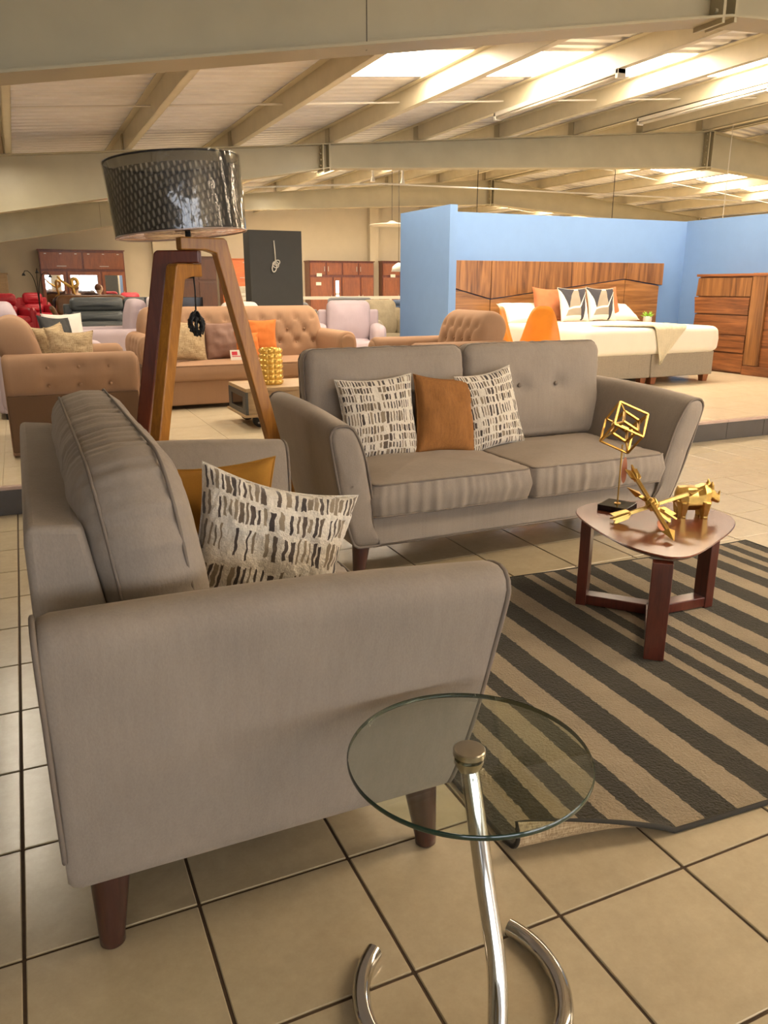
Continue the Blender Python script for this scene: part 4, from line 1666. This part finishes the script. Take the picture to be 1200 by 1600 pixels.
M['abstract'] = abstract_pillow()
ZM = ZP + .675
place_pillow('throw_pillow', 'copper orange pillow at the left, behind the abstract printed pillows on the bed', 'pillow', M['copper_cl'], (6.56, 7.42, ZM + .22), .46, .44, .15, -.3, .0, .06, 51)
place_pillow('throw_pillow', 'left abstract dark and tan printed pillow on the bed', 'pillow', M['abstract'], (6.82, 7.22, ZM + .215), .47, .45, .14, -.28, .06, .02, 53)
place_pillow('throw_pillow', 'right abstract dark and tan printed pillow on the bed', 'pillow', M['abstract'], (7.30, 7.25, ZM + .215), .47, .45, .14, -.28, .04, .04, 55)
place_pillow('throw_pillow', 'copper orange pillow peeking out right of the printed pillows on the bed', 'pillow', M['copper_cl'], (7.50, 7.42, ZM + .22), .46, .44, .15, -.3, -.06, -.06, 57)
place_pillow('sleeping_pillow', 'white ribbed pillow at the right end of the bed head', 'pillow', M['bedwhite'], (7.72, 7.45, ZM + .10), .62, .36, .17, -1.0, .0, .0, 59)
place_pillow('sleeping_pillow', 'white pillow at the left end of the bed head, behind the orange chair', 'pillow', M['bedwhite'], (6.18, 7.45, ZM + .11), .62, .38, .17, -.9, .0, .0, 61)

hb = thing('headboard', 'wide walnut headboard of angled panels on the blue back wall', 'headboard', (0, 7.885, 0))
YH = (-.05, -.0)


def panel(pts, d, mat, parent, name='panel'):
    MB().prism(pts, -d, 'y', 0).build(name, mat, parent, bevel=.004, seg=2)


uL, u1_, u2_, uR = 5.02, 5.925, 8.20, 8.89
zt_, zb_ = 1.62, ZP
panel([(uL, zt_), (u1_ - .005, zt_), (u1_ - .005, 1.135), (uL, 1.36)], .05, M['headwood'], hb)
panel([(uL, 1.35), (u1_ - .005, 1.125), (u1_ - .005, zb_), (uL, zb_)], .04, M['headwood_h'], hb)
for a, b in ((u1_ + .005, 6.69), (6.69, 7.45), (7.45, u2_ - .005)):
    za = lambda u: 1.135 + (u - u1_) / (u2_ - u1_) * .265
    panel([(a, zt_), (b, zt_), (b, za(b)), (a, za(a))], .05, M['headwood'], hb)
panel([(u1_ + .005, 1.125), (u2_ - .005, 1.39), (u2_ - .005, zb_), (u1_ + .005, zb_)], .04, M['headwood_h'], hb)
panel([(u2_ + .005, zt_), (uR, zt_), (uR, 1.31), (u2_ + .005, 1.395)], .055, M['headwood'], hb)
panel([(u2_ + .005, 1.385), (uR - .05, 1.30), (uR - .05, zb_), (u2_ + .005, zb_)], .04, M['headwood_h'], hb)
for k, (a, b, lb) in enumerate(((8.06, 8.78, 'walnut nightstand at the right of the bed under the small plant'), (5.1, 5.72, 'walnut nightstand at the left of the bed under the small white bottle'))):
    ns = thing('nightstand', lb, 'nightstand', (a, 7.38, ZP))
    MB().bb((0, .02, .06), (b - a, .43, .60)).build('body', M['headwood_h'], ns, bevel=.004)
    MB().bb((0, .03, 0), (b - a, .43, .06)).build('plinth', M['cabdark'], ns)
    for z in (.09, .35):
        MB().bb((.01, 0, z), (b - a - .01, .02, z + .23)).build('drawer', M['headwood_h'], ns, bevel=.003)
pl = thing('potted_plant', 'small green succulent in a white pot on the nightstand right of the bed', 'plant', (8.36, 7.5, ZP + .60))
MB().lathe([(.045, 0), (.058, .02), (.062, .07), (.055, .115), (.048, .115), (.045, .09), (0, .088)], 20).build('pot', M['paper'], pl, smooth=True, auto=50)
for k in range(16):
    a, e = k * 2.4, .25 + .9 * (k / 16)
    d = Vector((math.cos(a) * math.cos(e), math.sin(a) * math.cos(e), math.sin(e)))
    MB().tube([Vector((0, 0, .09)), Vector((0, 0, .09)) + d * .055, Vector((0, 0, .095)) + d * .105], [.008, .012, .001], 5).build('leaf', M['greenplant'], pl, smooth=True)
bo = tag(MB().lathe([(.025, 0), (.028, .01), (.028, .10), (.018, .13), (.012, .14), (.012, .19), (0, .192)], 16).build('bottle', M['white'], None, smooth=True, auto=50), 'small white bottle left of the bed before the headboard', 'bottle')
bo.location = (5.62, 7.52, ZP + .60)

# walnut dresser along the right blue wall
dr = thing('dresser', 'walnut dresser with five slanted drawers against the right blue wall', 'dresser', (8.78, 5.62, ZP))
MB().bb((.02, .0, .0), (.54, 1.40, 1.25)).build('body', M['dresswood'], dr, bevel=.004)
MB().bb((-.02, .0, 1.25), (.54, 1.43, 1.285)).build('top', M['dresswood'], dr, bevel=.003)
zz = [1.24, .99, .76, .50, .27, .02]
for i in range(5):
    z1, z0 = zz[i] - .006, zz[i + 1] + .006
    e0, e1 = (1.42, 1.40) if i % 2 == 0 else (1.40, 1.43)
    m = MB().prism([(.50, z0), (e0, z0), (e1, z1), (.50, z1)], -.03 - .012 * (i % 2), 'x', .02)
    m.build('drawer', M['headwood'] if i == 0 else M['dresswood'], dr, bevel=.004)
MB().bb((-.012, .26, .13), (.02, .49, 1.29)).build('door', M['headwood'], dr, bevel=.004)
MB().bb((-.02, -.1, .0), (.02, .49, .12)).build('plinth', M['dresswood'], dr, bevel=.004)
wr_ = thing('wardrobe', 'walnut cabinet with tall smooth door at the right edge of the photo beside the dresser', 'cabinet', (8.76, 4.0, ZP))
MB().bb((.02, 0, 0), (.56, 1.52, 1.29)).build('body', M['headwood'], wr_, bevel=.004)
for y in (.02, .78):
    MB().bb((-.01, y, .13), (.02, y + .72, 1.28)).build('door', M['headwood'], wr_, bevel=.004)

# ------------------------------------------------------------------ charcoal column with white cord
struct(MB().bb((3.51, 11.0, ZP), (4.36, 11.35, 2.13)).build('wall_charcoal', M['greywall']))
wc = thing('knotted_rope', 'white knotted cord hanging on the charcoal column', 'rope', (3.91, 10.985, 1.98))
MB().tube([(-.01, 0, 0), (.0, -.002, -.15), (.005, -.004, -.30)], .010, 6).build('strand', M['white'], wc, smooth=True)
for k, (cx, cz, rx, rz_, ti) in enumerate(((.025, -.33, .05, .035, .5), (-.02, -.40, .035, .07, -.2), (.0, -.36, .045, .05, .9))):
    MB().tube([(cx + rx * math.cos(t * PI / 8) * math.cos(ti) - rz_ * math.sin(t * PI / 8) * math.sin(ti), -.014 - .006 * k, cz + rx * math.cos(t * PI / 8) * math.sin(ti) + rz_ * math.sin(t * PI / 8) * math.cos(ti)) for t in range(16)], .009, 6, closed=True).build('loop', M['white'], wc, smooth=True)


# ------------------------------------------------------------------ plainer sofas and chairs further back
def plush(name, label, cat, loc, rz, W, D, seat, arm, back, mat, n=1, pads=1, lean=.12, group=None, AW=.18, bt=.2):
    t = thing(name, label, cat, loc, rz, group)
    m = M[mat]
    MB().bb((-W / 2 + .04, .03, .05), (W / 2 - .04, D - .04, seat - .12)).build('base', m, t, bevel=.02, seg=3)
    for s in (-1, 1):
        x = s * (W / 2 - AW / 2)
        soft_back(D - .06, arm, AW, .07, .012, s, .10).xf(Matrix.Translation((x, D / 2, .04)) @ Matrix.Rotation(PI / 2, 4, 'Z')).build('arm', m, t, smooth=True)
    iw = (W - 2 * AW) / n
    for i in range(n):
        x = -W / 2 + AW + iw * (i + .5)
        soft_box(iw - .005, D - bt, .17, .05, .02, 80, i * 3.0, .004).xf(Matrix.Translation((x, -.02, seat - .15))).build('seat_cushion', m, t, smooth=True)
        hh = (back - seat + .03) / pads
        for p in range(pads):
            tl = Matrix.Translation((x, D - bt * .75 - .02, seat - .03)) @ Matrix.Rotation(-lean, 4, 'X') @ Matrix.Translation((0, 0, hh * p))
            soft_back(iw - .005, hh, bt, .07, .035, i * 2.0 + p, .09, .004).xf(tl).build('back_cushion', m, t, smooth=True)
    MB().bb((-W / 2 + .06, D - .12, .05), (W / 2 - .06, D, back - .12)).build('back_frame', m, t, bevel=.03, seg=3)
    feet(t, W, D, .055, M['blackmat'])
    return t


plush('armchair', 'lilac armchair with loose back cushion behind the right end of the tufted sofa', 'armchair', (4.0, 8.1, ZP), -.35, .95, .85, .42, .60, .94, 'lilac')
plush('armchair', 'mottled beige velvet armchair partly hidden by the blue wall end', 'armchair', (5.2, 9.0, ZP), .1, .92, .85, .42, .62, .93, 'beigevel')
lf = plush('lilac_sofa', 'pale lilac sofa behind the brown armchair at the left edge', 'sofa', (.84, 6.95, ZP), PI / 2, 1.75, .95, .44, .62, .98, 'lilac', 2)
place_pillow('throw_pillow', 'black pillow leaning on the pale lilac sofa', 'pillow', M['blackmat'], (.46, 6.75, .83), .40, .40, .13, -.3, .8, .1, 71)
place_pillow('throw_pillow', 'white pillow with line pattern on the pale lilac sofa', 'pillow', M['whitecl'], (.56, 7.35, .84), .42, .40, .13, -.3, .4, .0, 73)
plush('recliner', 'lilac recliner in quilted white wrap at the left end of the tufted sofa', 'recliner', (.66, 8.75, ZP), -PI / 2, .95, .9, .45, .60, .98, 'lilac')
wrap = tag(soft_back(.92, .92, .09, .04, .015, 5, .1, .012, 120).build('quilted_wrap', M['beigewrap'], None, smooth=True), 'quilted white protective wrap over the lilac recliner back beside the lamp leg', 'wrap')
wrap.location = (1.62, 8.65, ZP + .08)
wrap.rotation_euler = (0, 0, 1.45)
plush('grey_sofa', 'dark grey green leather sofa with padded backs left of the tripod lamp', 'sofa', (2.02, 14.1, ZP), 0, 2.3, .95, .45, .58, .92, 'grey_leather', 2, 2, .1)
plush('white_armchair', 'white wrapped armchair just behind the brown tufted sofa', 'armchair', (2.78, 9.7, ZP), PI, .86, .9, .44, .60, .93, 'whitecl', 1)
et = thing('end_table', 'low red-brown wooden end table beside the lilac recliner', 'table', (1.32, 9.95, ZP))
MB().bb((-.26, -.3, .50), (.26, .3, .54)).build('top', M['caborange'], et, bevel=.004)
MB().bb((-.24, -.28, .06), (.24, .28, .50)).build('body', M['cabdoor'], et, bevel=.006)
for x in (-.21, .21):
    for y in (-.25, .25):
        MB().bb((x - .025, y - .025, 0), (x + .025, y + .025, .06)).build('leg', M['cabwood'], et)
tbx = thing('tissue_box', 'dark tissue box with white tissue standing on a table before the grey sofa', 'box', (1.72, 10.9, ZP + .56), .3)
MB().bb((-.12, -.08, 0), (.12, .08, .10)).build('box', M['cabdark'], tbx, bevel=.004)
MB().rings([[(-.06, -.03, .1), (.06, -.03, .1), (.06, .03, .1), (-.06, .03, .1)], [(-.015, -.01, .2), (.02, -.01, .19), (.02, .01, .19), (-.015, .01, .2)]]).build('tissue', M['paper'], tbx)
tt_ = thing('coffee_table', 'small wooden table under the tissue box before the grey sofa', 'table', (1.70, 10.9, ZP))
MB().bb((-.4, -.25, .52), (.4, .25, .56)).build('top', M['cabdoor'], tt_, bevel=.004)
for x in (-.36, .36):
    for y in (-.21, .21):
        MB().bb((x - .025, y - .025, 0), (x + .025, y + .025, .52)).build('leg', M['cabwood'], tt_)
tv = thing('television', 'black flat television standing low behind the tufted sofa', 'television', (2.66, 13.0, ZP + .42))
MB().bb((-.50, -.02, .05), (.50, .02, .52)).build('screen', M['black'], tv, bevel=.005)
MB().bb((-.15, -.08, 0), (.15, .08, .02)).bb((-.03, -.015, .02), (.03, .015, .06)).build('foot', M['blackmat'], tv)
tvs = thing('television_stand', 'dark stand under the black television behind the tufted sofa', 'stand', (2.66, 13.0, ZP))
MB().bb((-.6, -.2, .05), (.6, .2, .42)).build('body', M['cabdark'], tvs, bevel=.004)
MB().bb((-.55, -.18, 0), (.55, .18, .05)).build('plinth', M['blackmat'], tvs)

plush('blue_sofa', 'pale blue sofa seen over the tufted sofa, right of the charcoal column', 'sofa', (5.76, 13.0, ZP), PI, 1.4, .9, .42, .58, .84, 'bluecl', 2)
rp_ = tag(soft_box(.82, .22, .13, .06, .01, 60).build('bolster', M['greycl'], None, smooth=True), 'grey blue bolster lying on top of the pale blue sofa back', 'pillow')
rp_.location = (5.66, 12.10, ZP + .80)
plush('grey_armchair', 'grey armchair just right of the charcoal column foot', 'armchair', (4.62, 12.9, ZP), PI, .85, .85, .42, .58, .85, 'greycl')
plush('navy_sofa', 'navy blue sofa left of the blue wall end, far back', 'sofa', (7.05, 14.2, ZP), PI, 1.6, .9, .42, .6, .86, 'navy', 2)
wb_ = thing('white_bed', 'low white mattress on a beige base left of the blue wall end', 'bed', (5.75, 10.0, ZP))
MB().bb((-.75, 0, .05), (.75, 1.9, .38)).build('base', M['beigevel'], wb_, bevel=.01)
soft_box(1.52, 1.92, .26, .06, .01, 80).xf(Matrix.Translation((0, -.01, .38))).build('mattress', M['whitecl'], wb_, smooth=True)
feet(wb_, 1.5, 1.9, .055, M['blackmat'])

# cream guard rail along the back aisle
gr = thing('guard_rail', 'cream horizontal guard rail in front of the far wooden cabinets', 'railing', (0, 19.0, ZP))
MB().bb((5.3, -.03, .78), (12.6, .03, .86)).build('top_rail', M['white'], gr, bevel=.006)
MB().bb((5.3, -.02, .42), (12.6, .02, .48)).build('lower_rail', M['white'], gr, bevel=.006)
for k in range(6):
    MB().bb((5.4 + k * 1.4, -.03, 0), (5.46 + k * 1.4, .03, .78)).build('post', M['white'], gr)


# ------------------------------------------------------------------ cabinets on the far wall
def handle(x, y, z, L, vert, parent):
    m = MB()
    if vert:
        m.bar((x, y - .025, z - L / 2), (x, y - .025, z + L / 2), .016)
    else:
        m.bar((x - L / 2, y - .025, z), (x + L / 2, y - .025, z), .016)
    for s in (-.4, .4):
        p = (x, z + s * L) if vert else (x + s * L, z)
        m.bar((p[0], y - .025, p[1]), (p[0], y + .002, p[1]), .010)
    return m.build('handle', M['steel'], parent)


def cabinet(label, u0, u1, z1, rows, mats, door, depth=.5, v=VB, tags=()):
    """rows: (z0, z1, [fractions], kind) kind d=door m=mirror door f=flap"""
    W = u1 - u0
    t = thing('wall_cabinet', label, 'cabinet', ((u0 + u1) / 2, v - depth - .02, ZP))
    H = z1 - ZP
    MB().bb((-W / 2, .02, 0), (W / 2, depth, H)).build('body', M[mats], t, bevel=.006)
    MB().bb((-W / 2 - .03, -.01, H), (W / 2 + .03, depth, H + .03)).build('cornice', M[mats], t, bevel=.005)
    for z0, zz1, fr, kind in rows:
        tot = sum(fr)
        x = -W / 2
        for i, f in enumerate(fr):
            w_ = W * f / tot
            k = kind[i % len(kind)]
            d = MB().bb((x + .025, -.005, z0 + .02), (x + w_ - .025, .02, zz1 - .02)).build('door', M[door], t, bevel=.006)
            if k == 'm':
                MB().bb((x + .10, -.009, z0 + .12), (x + w_ - .10, -.004, zz1 - .12)).build('mirror', M['mirror'], d)
            elif k == 'p':
                MB().bb((x + .08, -.012, z0 + .07), (x + w_ - .08, -.004, zz1 - .07)).build('raised_panel', M[door], d, bevel=.008)
            if k == 'f':
                handle(x + w_ / 2, -.005, z0 + .10, w_ * .22, False, d)
                for q in (.15, .5, .85):
                    MB().bb((x + w_ * q - .03, -.014, zz1 - .07), (x + w_ * q + .03, -.004, zz1 - .05)).build('hinge', M['steel'], d)
            else:
                handle(x + (w_ - .07 if i % 2 == 0 else .07), -.005, (z0 + zz1) / 2, .16, True, d)
            x += w_
    for tx, tz in tags:
        MB().bb((tx - .09, -.016, tz - .05), (tx + .09, -.012, tz + .05)).build('price_card', M['paper'], t)
    return t


cabinet('red-brown wall unit with three mirror doors at the far left', .86, 3.19, 2.28, [(1.58, 2.08, [1, 1], 'f'), (.25, 1.55, [.8, 1.1, .8], 'm')], 'cabwood', 'cabdoor')
cabinet('dark brown cupboard seen between the tripod lamp legs', 4.75, 5.92, 2.15, [(1.3, 1.95, [1, 1], 'd'), (.1, 1.27, [1, 1], 'd')], 'cabdark', 'cabdark')
cabinet('orange wooden wall unit left of the charcoal column', 6.1, 7.5, 2.10, [(1.28, 1.9, [1], 'f'), (.1, 1.24, [1, .7], 'm')], 'caborange', 'caborange')
cabinet('dark framed cupboard with four upper doors right of the charcoal column', 8.98, 11.28, 2.07, [(1.46, 1.88, [1, 1, 1, 1], 'p'), (.1, 1.42, [1.3, .5, 1.1, .8], 'pmpp')], 'cabwood', 'cabdoor', tags=((-.82, 1.48), (-.85, 1.20)))
cabinet('dark framed cupboard behind the dome pendant beside the blue wall end', 11.6, 13.6, 2.09, [(1.46, 1.88, [1, 1, 1], 'p'), (.1, 1.42, [1, 1, 1], 'pdp')], 'cabwood', 'cabdoor', tags=((-.62, 1.46), (-.1, 1.22)))
cabinet('tall pale wooden cupboard cut by the left edge of the photo', -1.4, -.02, 1.62, [(.1, 1.5, [1, 1], 'd')], 'cartwood', 'cartwood')

# far seating and ornaments at the left
for k, (u, v, rz, lb) in enumerate(((.75, 21.2, .3, 'red leather armchair below the left end of the mirrored wall unit'), (2.95, 20.6, 0, 'red leather armchair behind the right end of the grey sofa'), (.18, 19.0, .4, 'red leather armchair at the left edge behind the pale lilac sofa'))):
    plush('red_armchair', lb, 'armchair', (u, v, ZP), rz, .85, .85, .43, .60, .96, 'red', 1, 2)
cv = thing('carved_sofa', 'brown leather sofa with carved dark wood crest under the mirrored wall unit', 'sofa', (1.8, 18.6, ZP))
MB().bb((-.85, .05, .2), (.85, .8, .45)).build('seat', M['brownleather'], cv, bevel=.03, seg=3)
soft_back(1.6, .5, .16, .06, .03, 3, .15).xf(Matrix.Translation((0, .72, .42)) @ Matrix.Rotation(-.15, 4, 'X')).build('back_cushion', M['brownleather'], cv, smooth=True)
cp_ = crom([(-.85, 0, .5), (-.82, 0, .80), (-.55, 0, .90), (-.25, 0, .88), (0, 0, .96), (.25, 0, .88), (.55, 0, .90), (.82, 0, .80), (.85, 0, .5)], 50, False)
MB().tube([(p.x, .83, p.z) for p in cp_], .045, 8).build('carved_crest', M['darkwood'], cv, smooth=True)
for s in (-1, 1):
    MB().tube(crom([(s * .85, .82, .55), (s * .92, .5, .62), (s * .93, .12, .62), (s * .88, .02, .52), (s * .86, .08, .3)], 24, False), .06, 10).build('arm', M['brownleather'], cv, smooth=True)
    for y in (.1, .75):
        MB().lathe([(.02, 0), (.035, .08), (.03, .22)], 10, (s * .78, y, 0)).build('leg', M['darkwood'], cv, smooth=True)
al = thing('arc_lamp', 'thin black multi-arm floor lamp at the far left before the wall', 'lamp', (.66, 20.4, ZP))
MB().lathe([(.14, 0), (.14, .02), (.02, .03)], 20).build('base', M['blackmat'], al, smooth=True, auto=40)
for k, (dx, zz1) in enumerate(((-.22, 1.50), (.02, 1.56), (.24, 1.46))):
    MB().tube(crom([(0.015 * (k - 1), 0, .02), (.015 * (k - 1), 0, .9), (dx * .4, 0, 1.35), (dx, 0, zz1), (dx * 1.3, 0, zz1 - .08)], 24, False), .010, 6).build('arm', M['blackmat'], al, smooth=True)
    MB().lathe([(.02, 0), (.045, -.05), (.04, -.06), (0, -.05)], 12, (dx * 1.3, 0, zz1 - .07), cap=False).build('lamp_head', M['blackmat'], al, smooth=True)
gs = thing('gold_statue', 'tall curved gold ornament before the mirrored wall unit', 'statue', (1.42, 19.7, ZP))
MB().bb((-.22, -.22, 0), (.22, .22, .72)).build('pedestal', M['cabdark'], gs, bevel=.005)
MB().tube(crom([(-.32, 0, 1.36), (-.2, 0, 1.22), (0, 0, 1.10), (.12, 0, 1.16), (.10, .02, 1.28), (0, .02, 1.26), (.02, 0, 1.0), (.05, 0, .86), (-.05, 0, .78), (0, 0, .72)], 60, False), [.02 + .025 * math.sin(PI * i / 59) for i in range(60)], 10).build('figure', M['gold'], gs, smooth=True)
bu = thing('bust_statue', 'pale bust statue with brown hair before the mirrored wall unit', 'statue', (2.0, 19.8, ZP))
MB().bb((-.18, -.18, 0), (.18, .18, .70)).build('pedestal', M['cabdark'], bu, bevel=.005)
MB().rings([[(r_ * a_ * math.cos(t * PI / 8) + ox, r_ * .6 * math.sin(t * PI / 8), z) for t in range(16)] for z, r_, a_, ox in ((.70, .12, 1, 0), (.78, .17, 1.1, 0), (.86, .16, 1.1, 0), (.91, .06, 1, .02), (.96, .05, 1, .03), (1.0, .075, 1, .04), (1.06, .09, 1, .045), (1.13, .075, 1, .04), (1.17, .02, 1, .03))]).build('body', plain('pale_figure', '#cfb295', .6), bu, smooth=True)
MB().lathe([(.0, .12), (.06, .10), (.095, .04), (.09, -.03), (.05, -.05)], 14, (.03, .03, 1.07)).build('hair', plain('brown_hair', '#6b4632', .8), bu, smooth=True)

# pendants
dp = thing('dome_pendant', 'cream dome pendant lamp hanging at the left of the blue wall end', 'lamp', (7.02, 13.0, 1.57))
MB().lathe([(.0, .17), (.03, .16), (.06, .14), (.12, .09), (.145, .0), (.138, .0), (.11, .085), (.0, .14)], 28, cap=False).build('shade', M['white'], dp, smooth=True)
MB().tube([(0, 0, .16), (0, 0, roofz(7.02) - 1.57)], .005, 5).build('flex', M['blackmat'], dp)
sp_ = thing('saucer_pendant', 'wide flat white saucer pendant lamp under the roof left of the blue wall', 'lamp', (7.9, 15.2, 2.60))
MB().lathe([(.0, .09), (.05, .08), (.12, .04), (.5, .0), (.5, -.012), (.1, .02), (0, .03)], 36, cap=False).build('shade', M['white'], sp_, smooth=True)
MB().tube([(0, 0, .08), (0, 0, roofz(7.9) - 2.6)], .006, 5).build('flex', M['blackmat'], sp_)

# repeats carry the phrase their members share
for o in COL.objects:
    if o.parent or 'category' not in o:
        continue
    l, n = o['label'], o.name
    if 'pillow' in n:
        for key, g in (('on the bed', 'pillows on the bed'), ('bed head', 'pillows on the bed'), ('tufted sofa', 'pillows on the brown tufted sofa'), ('loveseat', 'pillows on the loveseat'),
                       ('lilac sofa', 'pillows on the lilac sofa'), ('left edge', 'pillows in the brown armchair'), ('sofa', 'pillows on the taupe sofa')):
            if key in l:
                o['group'] = g
                break
    elif n.startswith('red_armchair'):
        o['group'] = 'red leather armchairs at the back'
    elif n.startswith('nightstand'):
        o['group'] = 'nightstands beside the bed'
    elif n.startswith('wall_cabinet'):
        o['group'] = 'wooden cabinets along the far wall'
    elif n.startswith('hanging_cable'):
        o['group'] = 'thin cables hanging from the roof'
